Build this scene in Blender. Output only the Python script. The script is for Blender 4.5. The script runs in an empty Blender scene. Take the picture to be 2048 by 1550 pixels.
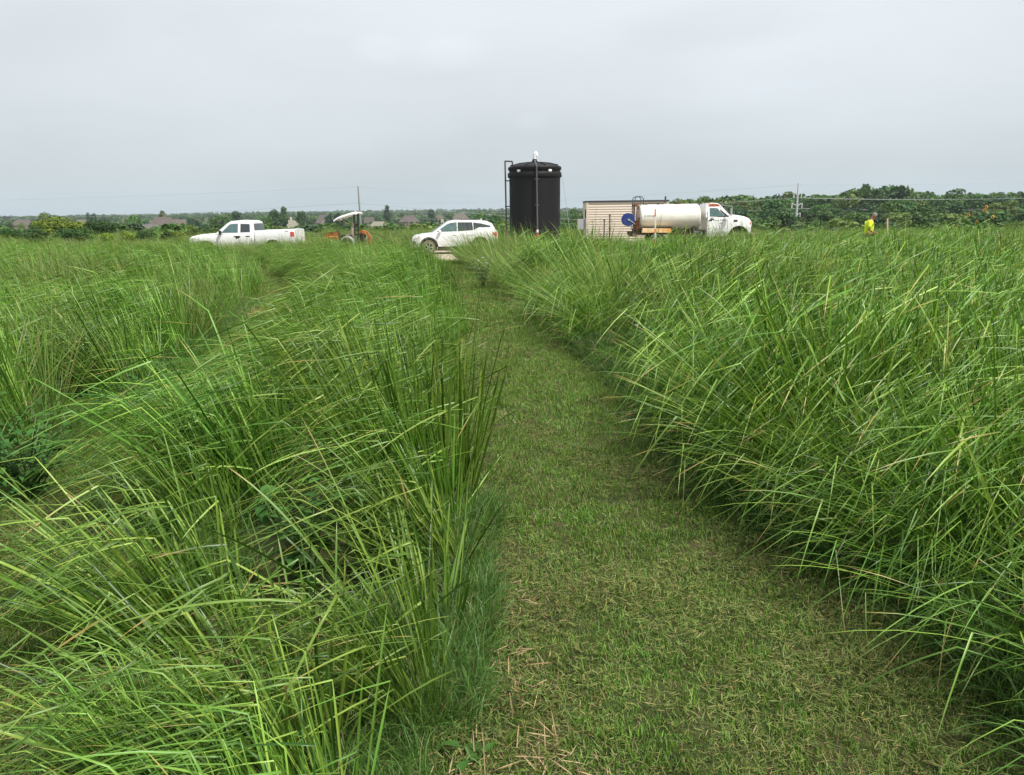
import bpy, math, random
import numpy as np
from mathutils import Vector, Matrix, noise
random.seed(7)
C = bpy.context.scene.collection
sc = bpy.context.scene
R = math.radians
# ------------------------------------------------------------------ camera
CAM_Z, F_PX, PITCH, ROLL = 1.7, 1545.0, math.atan(353/1545.0), 0.012
F = Vector((0, math.cos(PITCH), -math.sin(PITCH)))
R0 = Vector((1, 0, 0)); U0 = Vector((0, math.sin(PITCH), math.cos(PITCH)))
CR = R0*math.cos(ROLL) - U0*math.sin(ROLL)
CU = R0*math.sin(ROLL) + U0*math.cos(ROLL)
cam = bpy.data.cameras.new('camera'); camo = bpy.data.objects.new('camera', cam); C.objects.link(camo)
M = Matrix((CR, CU, -F)).transposed().to_4x4(); M.translation = (0, 0, CAM_Z)
camo.matrix_world = M
cam.sensor_width = 36.0; cam.lens = 36.0*F_PX/2048; cam.clip_start = 0.05; cam.clip_end = 20000
sc.camera = camo
# ------------------------------------------------------------------ world, sun, exposure
SUN_EL, SUN_AZ = R(56), R(128)      # azimuth from +Y towards +X
w = bpy.data.worlds.new('World'); sc.world = w; w.use_nodes = True
nt = w.node_tree; nt.nodes.clear(); N = nt.nodes.new; Lk = nt.links.new
out = N('ShaderNodeOutputWorld'); bg = N('ShaderNodeBackground')
sky = N('ShaderNodeTexSky'); sky.sky_type = 'NISHITA'; sky.sun_disc = False
sky.sun_elevation = SUN_EL; sky.sun_rotation = SUN_AZ; sky.air_density = 1.5; sky.dust_density = 4
tc = N('ShaderNodeTexCoord')
# clouded-over sky: soft grey veil with faint brighter cumulus, laid over the clear sky
sx = N('ShaderNodeSeparateXYZ'); Lk(tc.outputs['Generated'], sx.inputs[0])
grad = N('ShaderNodeValToRGB'); Lk(sx.outputs['Z'], grad.inputs[0])
cr = grad.color_ramp
cr.elements[0].position = 0.0; cr.elements[0].color = (5.2, 6.1, 6.5, 1)
cr.elements[1].position = 1.0; cr.elements[1].color = (7.3, 7.5, 7.6, 1)
for p, c in ((0.012, (5.2, 6.1, 6.5, 1)), (0.05, (5.5, 6.1, 6.45, 1)), (0.14, (6.4, 6.9, 7.35, 1)), (0.30, (7.35, 7.65, 7.9, 1))):
    e = cr.elements.new(p); e.color = c
mp = N('ShaderNodeMapping'); mp.inputs['Scale'].default_value = (1.6, 1.6, 5.0); Lk(tc.outputs['Generated'], mp.inputs[0])
n1 = N('ShaderNodeTexNoise'); n1.inputs['Scale'].default_value = 1.5; n1.inputs['Detail'].default_value = 5; n1.inputs['Roughness'].default_value = .5
Lk(mp.outputs[0], n1.inputs['Vector'])
mr = N('ShaderNodeMapRange'); mr.inputs[1].default_value = .3; mr.inputs[2].default_value = .7; mr.inputs[3].default_value = .93; mr.inputs[4].default_value = 1.06
Lk(n1.outputs[0], mr.inputs[0])
mul = N('ShaderNodeVectorMath'); mul.operation = 'SCALE'; Lk(grad.outputs[0], mul.inputs[0]); Lk(mr.outputs[0], mul.inputs['Scale'])
last = mul.outputs[0]
def ray(px, py): return (F + CR*((px-1024)/F_PX) + CU*((775-py)/F_PX)).normalized()
def cloud(last, px, py, sxx, szz, gain, nscale):
    d = ray(px, py)
    # local frame: offset from the cloud's centre direction, stretched sideways
    sub = N('ShaderNodeVectorMath'); sub.operation = 'SUBTRACT'; Lk(tc.outputs['Generated'], sub.inputs[0]); sub.inputs[1].default_value = d
    nz = N('ShaderNodeTexNoise'); nz.inputs['Scale'].default_value = nscale; nz.inputs['Detail'].default_value = 6; Lk(tc.outputs['Generated'], nz.inputs['Vector'])
    nb = N('ShaderNodeVectorMath'); nb.operation = 'MULTIPLY_ADD'; Lk(nz.outputs['Color'], nb.inputs[0]); nb.inputs[1].default_value = (.05, .0, .035); nb.inputs[2].default_value = (-.025, 0, -.0175)
    ad = N('ShaderNodeVectorMath'); Lk(sub.outputs[0], ad.inputs[0]); Lk(nb.outputs[0], ad.inputs[1])
    s2 = N('ShaderNodeVectorMath'); s2.operation = 'DIVIDE'; Lk(ad.outputs[0], s2.inputs[0]); s2.inputs[1].default_value = (sxx, .4, szz)
    ln = N('ShaderNodeVectorMath'); ln.operation = 'LENGTH'; Lk(s2.outputs[0], ln.inputs[0])
    m2 = N('ShaderNodeMapRange'); m2.interpolation_type = 'SMOOTHSTEP'; m2.inputs[1].default_value = .25; m2.inputs[2].default_value = 1.0; m2.inputs[3].default_value = gain; m2.inputs[4].default_value = 1
    Lk(ln.outputs['Value'], m2.inputs[0])
    mm = N('ShaderNodeVectorMath'); mm.operation = 'SCALE'; Lk(last, mm.inputs[0]); Lk(m2.outputs[0], mm.inputs['Scale'])
    return mm.outputs[0]
last = cloud(last, 770, 92, .045, .026, 1.05, 9)
last = cloud(last, 905, 108, .062, .028, 1.05, 9)
last = cloud(last, 1066, 241, .028, .013, 1.045, 14)
last = cloud(last, 1440, 50, .16, .035, .95, 5)
last = cloud(last, 1800, 120, .4, .12, 1.06, 3)
last = cloud(last, 40, 60, .12, .07, .965, 4)
mix = N('ShaderNodeMix'); mix.data_type = 'RGBA'; mix.inputs[0].default_value = .93
Lk(sky.outputs[0], mix.inputs[6]); Lk(last, mix.inputs[7]); Lk(mix.outputs[2], bg.inputs[0])
bg.inputs[1].default_value = 0.083
Lk(bg.outputs[0], out.inputs[0])
sl = bpy.data.lights.new('sun', 'SUN'); sl.energy = 3.9; sl.angle = R(6); sl.color = (1, .95, .87)
so = bpy.data.objects.new('sun', sl); C.objects.link(so)
sd = Vector((math.sin(SUN_AZ)*math.cos(SUN_EL), math.cos(SUN_AZ)*math.cos(SUN_EL), math.sin(SUN_EL)))
so.rotation_euler = (-sd).to_track_quat('-Z', 'Y').to_euler(); so.location = (0, 0, 25)
sc.view_settings.view_transform = 'Standard'; sc.view_settings.look = 'None'
sc.view_settings.exposure = 0.52; sc.view_settings.gamma = 1.0; sc.view_settings.use_curve_mapping = False
cy = sc.cycles
cy.max_bounces = 6; cy.diffuse_bounces = 3; cy.glossy_bounces = 2; cy.transmission_bounces = 4; cy.transparent_max_bounces = 4; cy.volume_bounces = 0
cy.sample_clamp_indirect = 6; cy.use_denoising = True; cy.denoising_prefilter = 'ACCURATE'; cy.use_adaptive_sampling = False
# ------------------------------------------------------------------ coordinates
def at(px, py, y):
    d = ray(px, py); t = y/d.y
    return Vector((d.x*t, y, CAM_Z + d.z*t))
def project(p):
    v = Vector(p) - Vector((0, 0, CAM_Z)); z = v.dot(F)
    return (1024 + F_PX*v.dot(CR)/z, 775 - F_PX*v.dot(CU)/z)
def sm(a, b, x):
    t = min(1, max(0, (x-a)/(b-a))); return t*t*(3-2*t)
def lerp(a, b, t): return a+(b-a)*t
def terrain(x, y):
    z = -.42*sm(12, 42, y)
    u = x/max(y, 1)
    wr = sm(.12, .30, u)
    zl = -10.5*sm(58, 480, y) + 5*sm(900, 1700, y) + 9*sm(1700, 3600, y)*sm(-.75, -.1, u)
    zr = -5.6*sm(52, 150, y) + 5.2*sm(190, 420, y) + 9*sm(1000, 3600, y)
    return z + lerp(zl, zr, wr)
XL = [(0, -.2), (2.1, -.2), (3, -.19), (4.4, -.14), (7, -.3), (9.6, -.45), (14.9, -.75), (18.8, -1.2), (25, -2.0), (33, -3.2), (40, -4)]
XR = [(0, 1.9), (2.5, 1.9), (3.1, 1.82), (3.6, 1.65), (4.4, 1.4), (7, 1.3), (9.6, .98), (14.9, .3), (18.8, -.3), (25, -1.1), (33, -2.2), (40, -3)]
LR = [(0, -.75), (2, -1.15), (3, -1.45), (4.4, -1.9), (7, -2.45), (10, -2.95), (14.7, -3.6), (20, -5.6), (30, -9.8), (40, -13)]
LW = [(0, 1.3), (4, 1.3), (7, 1.0), (13, 1.25), (15, 1.25), (17, .95), (22, .7), (40, .7)]
def ip(t, y):
    return float(np.interp(y, [a for a, b in t], [b for a, b in t]))
# ------------------------------------------------------------------ object helpers
def tag(o, label=None, cat=None, group=None, kind=None):
    if label: o['label'] = label
    if cat: o['category'] = cat
    if group: o['group'] = group
    if kind: o['kind'] = kind
    return o
def empty(name, loc, rz=0, label=None, cat=None, group=None):
    o = bpy.data.objects.new(name, None); C.objects.link(o); o.location = loc; o.rotation_euler = (0, 0, rz)
    o.empty_display_size = .1
    return tag(o, label, cat, group)
def link(name, me, parent=None):
    o = bpy.data.objects.new(name, me); C.objects.link(o)
    if parent: o.parent = parent
    return o
class MB:
    def __init__(s): s.v = []; s.f = []; s.m = []; s.uv = None
    def add(s, vs, fs, m=0):
        b = len(s.v); s.v += [tuple(v) for v in vs]
        for f in fs: s.f.append([b+i for i in f]); s.m.append(m)
        return s
    def box(s, c, d, m=0, rot=None):
        vs = [Vector((x*d[0]/2, y*d[1]/2, z*d[2]/2)) for x in (-1, 1) for y in (-1, 1) for z in (-1, 1)]
        if rot is not None: vs = [rot @ v for v in vs]
        return s.add([v+Vector(c) for v in vs], [(0, 1, 3, 2), (4, 6, 7, 5), (0, 4, 5, 1), (2, 3, 7, 6), (0, 2, 6, 4), (1, 5, 7, 3)], m)
    def cyl(s, a, b, r0, r1=None, n=12, m=0, caps=True):
        a, b = Vector(a), Vector(b); r1 = r0 if r1 is None else r1
        d = (b-a).normalized(); x = d.orthogonal().normalized(); y = d.cross(x)
        vs = []
        for p, r in ((a, r0), (b, r1)):
            for i in range(n):
                t = 2*math.pi*i/n; vs.append(p + x*r*math.cos(t) + y*r*math.sin(t))
        fs = [(i, (i+1) % n, n+(i+1) % n, n+i) for i in range(n)]
        if caps: fs += [tuple(range(n-1, -1, -1)), tuple(range(n, 2*n))]
        return s.add(vs, fs, m)
    def tube(s, pts, r, n=8, m=0):
        pts = [Vector(p) for p in pts]; rr = r if isinstance(r, (list, tuple)) else [r]*len(pts)
        vs = []; x = None
        for k, p in enumerate(pts):
            d = (pts[min(k+1, len(pts)-1)] - pts[max(k-1, 0)]).normalized()
            if x is None: x = d.orthogonal().normalized()
            x = (x - d*x.dot(d)).normalized(); y = d.cross(x)
            for i in range(n):
                t = 2*math.pi*i/n; vs.append(p + x*rr[k]*math.cos(t) + y*rr[k]*math.sin(t))
        fs = []
        for k in range(len(pts)-1):
            for i in range(n):
                fs.append((k*n+i, k*n+(i+1) % n, (k+1)*n+(i+1) % n, (k+1)*n+i))
        fs += [tuple(range(n-1, -1, -1)), tuple(range((len(pts)-1)*n, len(pts)*n))]
        return s.add(vs, fs, m)
    def lathe(s, prof, n=24, m=0, axis='z', c=(0, 0, 0), sy=1):
        vs = []
        for r, h in prof:
            for i in range(n):
                t = 2*math.pi*i/n; a, b = r*math.cos(t), r*math.sin(t)*sy
                vs.append({'z': (a, b, h), 'y': (a, h, b), 'x': (h, a, b)}[axis])
        vs = [Vector(v)+Vector(c) for v in vs]; fs = []
        for k in range(len(prof)-1):
            for i in range(n): fs.append((k*n+i, k*n+(i+1) % n, (k+1)*n+(i+1) % n, (k+1)*n+i))
        closed = tuple(prof[0]) == tuple(prof[-1])
        if prof[0][0] > 1e-4 and not closed: fs.append(tuple(range(n-1, -1, -1)))
        if prof[-1][0] > 1e-4 and not closed: fs.append(tuple(range((len(prof)-1)*n, len(prof)*n)))
        return s.add(vs, fs, m)
    def prism(s, poly, y0, y1, m=0, fy=None):
        # polygon in x,z pushed along y (fy: y offset as a function of x,z, for curved sides)
        n = len(poly); g = fy or (lambda x, z: 0)
        vs = [(x, y0+g(x, z), z) for x, z in poly] + [(x, y1+g(x, z), z) for x, z in poly]
        return s.add(vs, [tuple(range(n)), tuple(range(2*n-1, n-1, -1))] + [(i, n+i, n+(i+1) % n, (i+1) % n) for i in range(n)], m)
    def mesh(s, name, mats):
        me = bpy.data.meshes.new(name); me.from_pydata(s.v, [], s.f)
        for m in (mats if isinstance(mats, (list, tuple)) else [mats]): me.materials.append(m)
        me.polygons.foreach_set('material_index', s.m); me.update(); return me
    def build(s, name, mats, parent=None, smooth=False, loc=None, bevel=0, ang=35):
        me = s.mesh(name, mats)
        import bmesh
        bm = bmesh.new(); bm.from_mesh(me); bmesh.ops.recalc_face_normals(bm, faces=bm.faces)
        if bevel: bmesh.ops.bevel(bm, geom=[e for e in bm.edges if e.is_manifold and e.calc_face_angle(0) > .5], offset=bevel, segments=2, affect='EDGES')
        bm.to_mesh(me); bm.free()
        if smooth: me.shade_smooth(); me.set_sharp_from_angle(angle=R(ang))
        o = link(name, me, parent)
        if loc is not None: o.location = loc
        return o
# ------------------------------------------------------------------ materials
def mat(name, col, rough=.6, metal=0, nz=0, nscale=8, bump=0, coat=0, spec=.5, stretch=None):
    m = bpy.data.materials.new(name); m.use_nodes = True; t = m.node_tree; b = t.nodes['Principled BSDF']
    b.inputs['Base Color'].default_value = (*col, 1); b.inputs['Roughness'].default_value = rough
    b.inputs['Metallic'].default_value = metal; b.inputs['Coat Weight'].default_value = coat; b.inputs['Specular IOR Level'].default_value = spec
    if nz or bump:
        tcn = t.nodes.new('ShaderNodeTexCoord'); nn = t.nodes.new('ShaderNodeTexNoise'); nn.inputs['Scale'].default_value = nscale; nn.inputs['Detail'].default_value = 6
        src = tcn.outputs['Object']
        if stretch:
            q = t.nodes.new('ShaderNodeMapping'); q.inputs['Scale'].default_value = stretch; t.links.new(src, q.inputs[0]); src = q.outputs[0]
        t.links.new(src, nn.inputs['Vector'])
        if nz:
            mx = t.nodes.new('ShaderNodeMix'); mx.data_type = 'RGBA'
            mx.inputs[6].default_value = (*[c*(1-nz) for c in col], 1); mx.inputs[7].default_value = (*[min(1, c*(1+nz)) for c in col], 1)
            t.links.new(nn.outputs[0], mx.inputs[0]); t.links.new(mx.outputs[2], b.inputs['Base Color'])
        if bump:
            bb = t.nodes.new('ShaderNodeBump'); bb.inputs['Strength'].default_value = bump; bb.inputs['Distance'].default_value = .01
            t.links.new(nn.outputs[0], bb.inputs['Height']); t.links.new(bb.outputs[0], b.inputs['Normal'])
    return m
def mat_stain(name, base, stain, scale, lo, hi, rough=.5, stretch=(1, 1, 1), coat=0):
    # paint with worn or rusty patches
    m = bpy.data.materials.new(name); m.use_nodes = True; t = m.node_tree; b = t.nodes['Principled BSDF']
    tcn = t.nodes.new('ShaderNodeTexCoord'); q = t.nodes.new('ShaderNodeMapping'); q.inputs['Scale'].default_value = stretch
    nn = t.nodes.new('ShaderNodeTexNoise'); nn.inputs['Scale'].default_value = scale; nn.inputs['Detail'].default_value = 8; nn.inputs['Roughness'].default_value = .65
    r = t.nodes.new('ShaderNodeMapRange'); r.inputs[1].default_value = lo; r.inputs[2].default_value = hi
    mx = t.nodes.new('ShaderNodeMix'); mx.data_type = 'RGBA'; mx.inputs[6].default_value = (*base, 1); mx.inputs[7].default_value = (*stain, 1)
    t.links.new(tcn.outputs['Object'], q.inputs[0]); t.links.new(q.outputs[0], nn.inputs['Vector']); t.links.new(nn.outputs[0], r.inputs[0])
    t.links.new(r.outputs[0], mx.inputs[0]); t.links.new(mx.outputs[2], b.inputs['Base Color'])
    b.inputs['Roughness'].default_value = rough; b.inputs['Coat Weight'].default_value = coat
    return m
def leaf_mat(name, ramp, tip=None, tip_at=.86, straw=None, straw_p=.03, rough=.45, transl=.3, inst=.25, spec=.5, base=None):
    # UV x = random number of the blade or leaf, UV y = position along it
    m = bpy.data.materials.new(name); m.use_nodes = True; t = m.node_tree; n = t.nodes.new; l = t.links.new
    b = t.nodes['Principled BSDF']; o = t.nodes['Material Output']
    uv = n('ShaderNodeUVMap'); uv.uv_map = 'UVMap'; s = n('ShaderNodeSeparateXYZ'); l(uv.outputs[0], s.inputs[0])
    r = n('ShaderNodeValToRGB'); r.color_ramp.elements[0].color = (*ramp[0], 1); r.color_ramp.elements[1].color = (*ramp[-1], 1)
    for k, c in enumerate(ramp[1:-1]):
        e = r.color_ramp.elements.new((k+1)/(len(ramp)-1)); e.color = (*c, 1)
    l(s.outputs[0], r.inputs[0]); col = r.outputs[0]
    if base:   # paler sheath at the foot of the blade
        mr0 = n('ShaderNodeMapRange'); mr0.inputs[1].default_value = .0; mr0.inputs[2].default_value = .25; mr0.inputs[3].default_value = .7; mr0.inputs[4].default_value = 0
        l(s.outputs[1], mr0.inputs[0]); mb = n('ShaderNodeMix'); mb.data_type = 'RGBA'; l(mr0.outputs[0], mb.inputs[0]); l(col, mb.inputs[6]); mb.inputs[7].default_value = (*base, 1); col = mb.outputs[2]
    if tip:
        fr = n('ShaderNodeMath'); fr.operation = 'MULTIPLY'; l(s.outputs[0], fr.inputs[0]); fr.inputs[1].default_value = 17.3
        f2 = n('ShaderNodeMath'); f2.operation = 'FRACT'; l(fr.outputs[0], f2.inputs[0])
        a = n('ShaderNodeMapRange'); l(f2.outputs[0], a.inputs[0]); a.inputs[1].default_value = .62; a.inputs[2].default_value = 1; a.inputs[3].default_value = 1.02; a.inputs[4].default_value = tip_at-.2
        sb = n('ShaderNodeMath'); sb.operation = 'SUBTRACT'; l(s.outputs[1], sb.inputs[0]); l(a.outputs[0], sb.inputs[1])
        g = n('ShaderNodeMath'); g.operation = 'MULTIPLY'; g.use_clamp = True; l(sb.outputs[0], g.inputs[0]); g.inputs[1].default_value = 9
        mt = n('ShaderNodeMix'); mt.data_type = 'RGBA'; l(g.outputs[0], mt.inputs[0]); l(col, mt.inputs[6]); mt.inputs[7].default_value = (*tip, 1); col = mt.outputs[2]
    if straw:
        g = n('ShaderNodeMath'); g.operation = 'GREATER_THAN'; l(s.outputs[0], g.inputs[0]); g.inputs[1].default_value = 1-straw_p
        mt = n('ShaderNodeMix'); mt.data_type = 'RGBA'; l(g.outputs[0], mt.inputs[0]); l(col, mt.inputs[6]); mt.inputs[7].default_value = (*straw, 1); col = mt.outputs[2]
    if inst:
        oi = n('ShaderNodeObjectInfo'); a = n('ShaderNodeMapRange'); l(oi.outputs['Random'], a.inputs[0]); a.inputs[3].default_value = 1-inst; a.inputs[4].default_value = 1+inst
        hs = n('ShaderNodeHueSaturation'); l(col, hs.inputs['Color']); l(a.outputs[0], hs.inputs['Value'])
        a2 = n('ShaderNodeMapRange'); l(oi.outputs['Random'], a2.inputs[0]); a2.inputs[3].default_value = .488; a2.inputs[4].default_value = .512
        l(a2.outputs[0], hs.inputs['Hue']); col = hs.outputs[0]
    l(col, b.inputs['Base Color']); b.inputs['Roughness'].default_value = rough; b.inputs['Specular IOR Level'].default_value = spec
    tr = n('ShaderNodeBsdfTranslucent'); br = n('ShaderNodeHueSaturation'); l(col, br.inputs['Color']); br.inputs['Value'].default_value = 1.3; br.inputs['Saturation'].default_value = 1.05
    l(br.outputs[0], tr.inputs[0]); ms = n('ShaderNodeMixShader'); ms.inputs[0].default_value = transl
    l(b.outputs[0], ms.inputs[1]); l(tr.outputs[0], ms.inputs[2]); l(ms.outputs[0], o.inputs[0])
    return m
MT = {}
MT['white'] = mat('white_car_paint', (.70, .71, .72), .3, coat=.5, nz=.03, nscale=3)
MT['glass'] = mat('dark_tinted_glass', (.03, .04, .045), .08, spec=.8)
MT['glass_g'] = mat('green_tinted_glass', (.07, .13, .13), .1, nz=.6, nscale=5, spec=.7)
MT['black'] = mat('black_plastic', (.02, .02, .022), .55)
MT['tyre'] = mat('tyre_rubber', (.03, .03, .03), .85, nz=.3)
MT['dusty'] = mat('dusty_tyre_rubber', (.17, .14, .10), .95, nz=.35, nscale=9)
MT['alloy'] = mat('alloy_rim', (.55, .56, .57), .3, metal=.8)
MT['dark'] = mat('dark_underside', (.012, .012, .012), .9)
MT['red'] = mat('red_lamp_lens', (.55, .02, .02), .2, coat=.5)
MT['lens'] = mat('clear_lamp_lens', (.5, .52, .54), .1, coat=.6)
MT['amber'] = mat('amber_lens', (.5, .12, .02), .3)
MT['chrome'] = mat('bare_metal', (.5, .5, .5), .3, metal=.9)
MT['orange'] = mat_stain('orange_machine_paint', (.48, .13, .02), (.18, .07, .03), 6, .42, .62)
MT['tankb'] = mat('black_polyethylene', (.006, .0063, .008), .6, spec=.28, nz=.35, nscale=2.2, bump=.15, stretch=(1, 1, .25))
MT['pvc'] = mat('grey_pvc_pipe', (.075, .078, .085), .45)
MT['pvcw'] = mat('white_pvc', (.8, .8, .8), .4)
MT['truckw'] = mat_stain('worn_white_truck_paint', (.76, .77, .77), (.62, .62, .58), 4, .5, .75, rough=.35, coat=.3)
MT['vessel'] = mat_stain('cream_tank_paint', (.66, .66, .6), (.5, .5, .44), 1.6, .42, .72, rough=.45, stretch=(.6, 1, 1))
MT['rustroof'] = mat_stain('peeled_rusty_roof', (.24, .06, .03), (.42, .13, .07), 9, .45, .65, rough=.8)
MT['rust'] = mat_stain('rusty_orange_steel', (.42, .15, .05), (.10, .06, .045), 7, .42, .6, rough=.85)
MT['rustdark'] = mat_stain('dark_rusty_steel', (.075, .055, .05), (.25, .1, .05), 5, .5, .7, rough=.8)
MT['yelrust'] = mat_stain('faded_yellow_fender', (.72, .58, .34), (.62, .3, .07), 2.2, .42, .62, rough=.7)
MT['blue'] = mat('blue_hose_reel', (.012, .035, .17), .4, nz=.2)
MT['siding'] = mat('cream_siding', (.70, .60, .49), .6, nz=.06, nscale=3)
MT['sidingg'] = mat('cream_siding_trim', (.70, .61, .50), .6)
MT['greybox'] = mat('grey_enclosure', (.42, .42, .43), .5)
MT['roofd'] = mat('dark_roof_edge', (.06, .06, .065), .6)
MT['lath'] = mat('bare_wood_lath', (.55, .42, .28), .8, nz=.2, nscale=20)
MT['orangep'] = mat('orange_marker_paint', (.75, .17, .05), .6)
MT['stakew'] = mat('white_stake', (.72, .68, .62), .6)
MT['pylon'] = mat('pale_grey_steel', (.45, .47, .48), .5)
MT['galv'] = mat('galvanised_steel', (.42, .44, .45), .5, nz=.15)
MT['wood'] = mat('weathered_pole_wood', (.22, .23, .22), .8, nz=.2)
MT['wire'] = mat('aluminium_wire', (.35, .37, .38), .5)
MT['shirt'] = mat('hi_vis_yellow_cotton', (.68, .83, .03), .8, bump=.3, nscale=12)
MT['skin'] = mat('tanned_skin', (.38, .17, .11), .5)
MT['hair'] = mat('grey_hair', (.16, .15, .15), .7, nz=.4, nscale=60)
MT['trouser'] = mat('dark_trousers', (.04, .05, .06), .8)
MT['seat'] = mat('beige_vinyl', (.38, .31, .24), .6)
MT['canopy'] = mat('white_canopy', (.82, .83, .84), .4)
G1, G2, G3 = (.033, .090, .010), (.105, .220, .022), (.32, .46, .075)
MT['blade'] = leaf_mat('tall_grass_blade', [G1, G2, (.13, .26, .036), G3], tip=(.42, .31, .10), tip_at=.97, straw=(.46, .37, .18), straw_p=.03, rough=.4, transl=.25, inst=.28, spec=.5, base=(.12, .21, .045))
MT['blade2'] = leaf_mat('finer_weedy_grass', [(.10, .17, .03), (.15, .24, .045), (.21, .27, .08)], tip=(.36, .26, .14), straw=(.34, .26, .12), straw_p=.1, inst=.25)
MT['fluff'] = leaf_mat('soft_creeping_grass', [(.05, .12, .022), (.08, .175, .03), (.13, .235, .05)], straw=(.24, .2, .1), straw_p=.06, rough=.5, inst=.2)
MT['turf'] = leaf_mat('mown_turf_blade', [(.065, .145, .02), (.125, .24, .03), (.23, .35, .055)], straw=(.28, .22, .11), straw_p=.12, rough=.55, inst=.25)
MT['turfd'] = leaf_mat('drying_clippings', [(.075, .125, .022), (.13, .175, .037), (.19, .20, .052), (.15, .10, .03)], straw=(.32, .25, .10), straw_p=.06, rough=.7, inst=.25, transl=.15)
MT['deadst'] = leaf_mat('dead_stem', [(.30, .19, .10), (.42, .31, .18), (.25, .15, .08)], inst=.1, transl=.05, rough=.7)
MT['broad'] = leaf_mat('weed_leaf', [(.035, .10, .022), (.065, .155, .032)], inst=.2, rough=.7, spec=.15, transl=.2)
MT['sunleaf'] = leaf_mat('sunflower_leaf', [(.05, .12, .03), (.09, .18, .045)], inst=.12, rough=.6, transl=.2)
MT['greyweed'] = leaf_mat('greygreen_weed_leaf', [(.07, .12, .05), (.12, .17, .08)], inst=.1, rough=.6, transl=.2)
MT['wide'] = leaf_mat('broad_blade', [(.13, .23, .08), (.18, .29, .12)], inst=.05, rough=.4, transl=.3)
MT['petal'] = mat('yellow_petal', (.85, .48, .01), .6)
MT['disc'] = mat('brown_flower_disc', (.05, .02, .012), .8)
MT['lilac'] = mat('lilac_petal', (.36, .30, .40), .6)
MT['stem'] = mat('green_stem', (.09, .16, .04), .6)
MT['stemp'] = mat('purplish_stem', (.10, .10, .05), .6)
TC = [('dark', [(.024, .062, .016), (.042, .098, .024), (.068, .135, .034)]), ('mid', [(.042, .098, .022), (.070, .145, .030), (.11, .19, .042)]),
      ('blue', [(.026, .058, .030), (.042, .085, .040), (.06, .11, .05)]), ('olive', [(.07, .115, .024), (.11, .16, .036), (.155, .19, .05)]),
      ('bright', [(.10, .16, .02), (.15, .23, .025), (.21, .29, .04)])]
for k, r_ in TC: MT['tree_'+k] = leaf_mat('tree_leaves_'+k, r_, inst=.22, rough=.6, transl=.15, spec=.25)
MT['bark'] = mat('bark', (.09, .075, .06), .9, nz=.3)
# ------------------------------------------------------------------ ground
def ground_mat():
    m = bpy.data.materials.new('field_soil_and_thatch'); m.use_nodes = True; t = m.node_tree; n = t.nodes.new; l = t.links.new
    b = t.nodes['Principled BSDF']; b.inputs['Roughness'].default_value = .95; b.inputs['Specular IOR Level'].default_value = .1
    g = n('ShaderNodeNewGeometry')
    a = n('ShaderNodeTexNoise'); a.inputs['Scale'].default_value = 3.5; a.inputs['Detail'].default_value = 8; l(g.outputs['Position'], a.inputs['Vector'])
    r = n('ShaderNodeValToRGB'); l(a.outputs[0], r.inputs[0]); e = r.color_ramp.elements
    e[0].position = .35; e[0].color = (.030, .036, .014, 1); e[1].position = .7; e[1].color = (.085, .07, .038, 1)
    x = e.new(.52); x.color = (.045, .055, .02, 1)
    # far away the bare soil gives way to pasture
    s = n('ShaderNodeSeparateXYZ'); l(g.outputs['Position'], s.inputs[0])
    mr = n('ShaderNodeMapRange'); mr.inputs[1].default_value = 46; mr.inputs[2].default_value = 75; l(s.outputs['Y'], mr.inputs[0])
    c = n('ShaderNodeTexNoise'); c.inputs['Scale'].default_value = .02; c.inputs['Detail'].default_value = 6; l(g.outputs['Position'], c.inputs['Vector'])
    r2 = n('ShaderNodeValToRGB'); l(c.outputs[0], r2.inputs[0]); r2.color_ramp.elements[0].position = .4; r2.color_ramp.elements[0].color = (.035, .065, .02, 1)
    r2.color_ramp.elements[1].position = .62; r2.color_ramp.elements[1].color = (.085, .12, .035, 1)
    mx = n('ShaderNodeMix'); mx.data_type = 'RGBA'; l(mr.outputs[0], mx.inputs[0]); l(r.outputs[0], mx.inputs[6]); l(r2.outputs[0], mx.inputs[7])
    l(mx.outputs[2], b.inputs['Base Color'])
    bp = n('ShaderNodeBump'); bp.inputs['Strength'].default_value = .6; bp.inputs['Distance'].default_value = .03; l(a.outputs[0], bp.inputs['Height']); l(bp.outputs[0], b.inputs['Normal'])
    return m
ys = list(np.linspace(-14, 60, 50)) + list(np.geomspace(61.5, 7000, 64))
xh = list(np.linspace(0, 40, 28)) + list(np.geomspace(42, 6500, 46))
xs = [-v for v in xh[:0:-1]] + xh
gv = [(x, y, terrain(x, y)) for y in ys for x in xs]; nx = len(xs)
gf = [(j*nx+i, j*nx+i+1, (j+1)*nx+i+1, (j+1)*nx+i) for j in range(len(ys)-1) for i in range(nx-1)]
g = MB(); g.add(gv, gf); go = g.build('ground', ground_mat(), smooth=True, ang=60); tag(go, kind='structure')
# dirt track the vehicles stand on
dm = mat('pale_caliche_dirt', (.42, .35, .27), .95, nz=.25, nscale=1.3, bump=.4)
d = MB(); tx = np.linspace(-26, 26, 53); ty = [33.6, 34.5, 36, 38, 40, 42, 43.2]
wob = lambda x, k: .35*math.sin(x*.9+k*2)+.2*math.sin(x*2.3+k)
d.add([(x, y + (wob(x, j) if j in (0, 6) else 0), terrain(x, y)+.02) for j, y in enumerate(ty) for x in tx],
      [(j*53+i, j*53+i+1, (j+1)*53+i+1, (j+1)*53+i) for j in range(6) for i in range(52)])
tag(d.build('dirt_track', dm), kind='structure')
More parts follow.
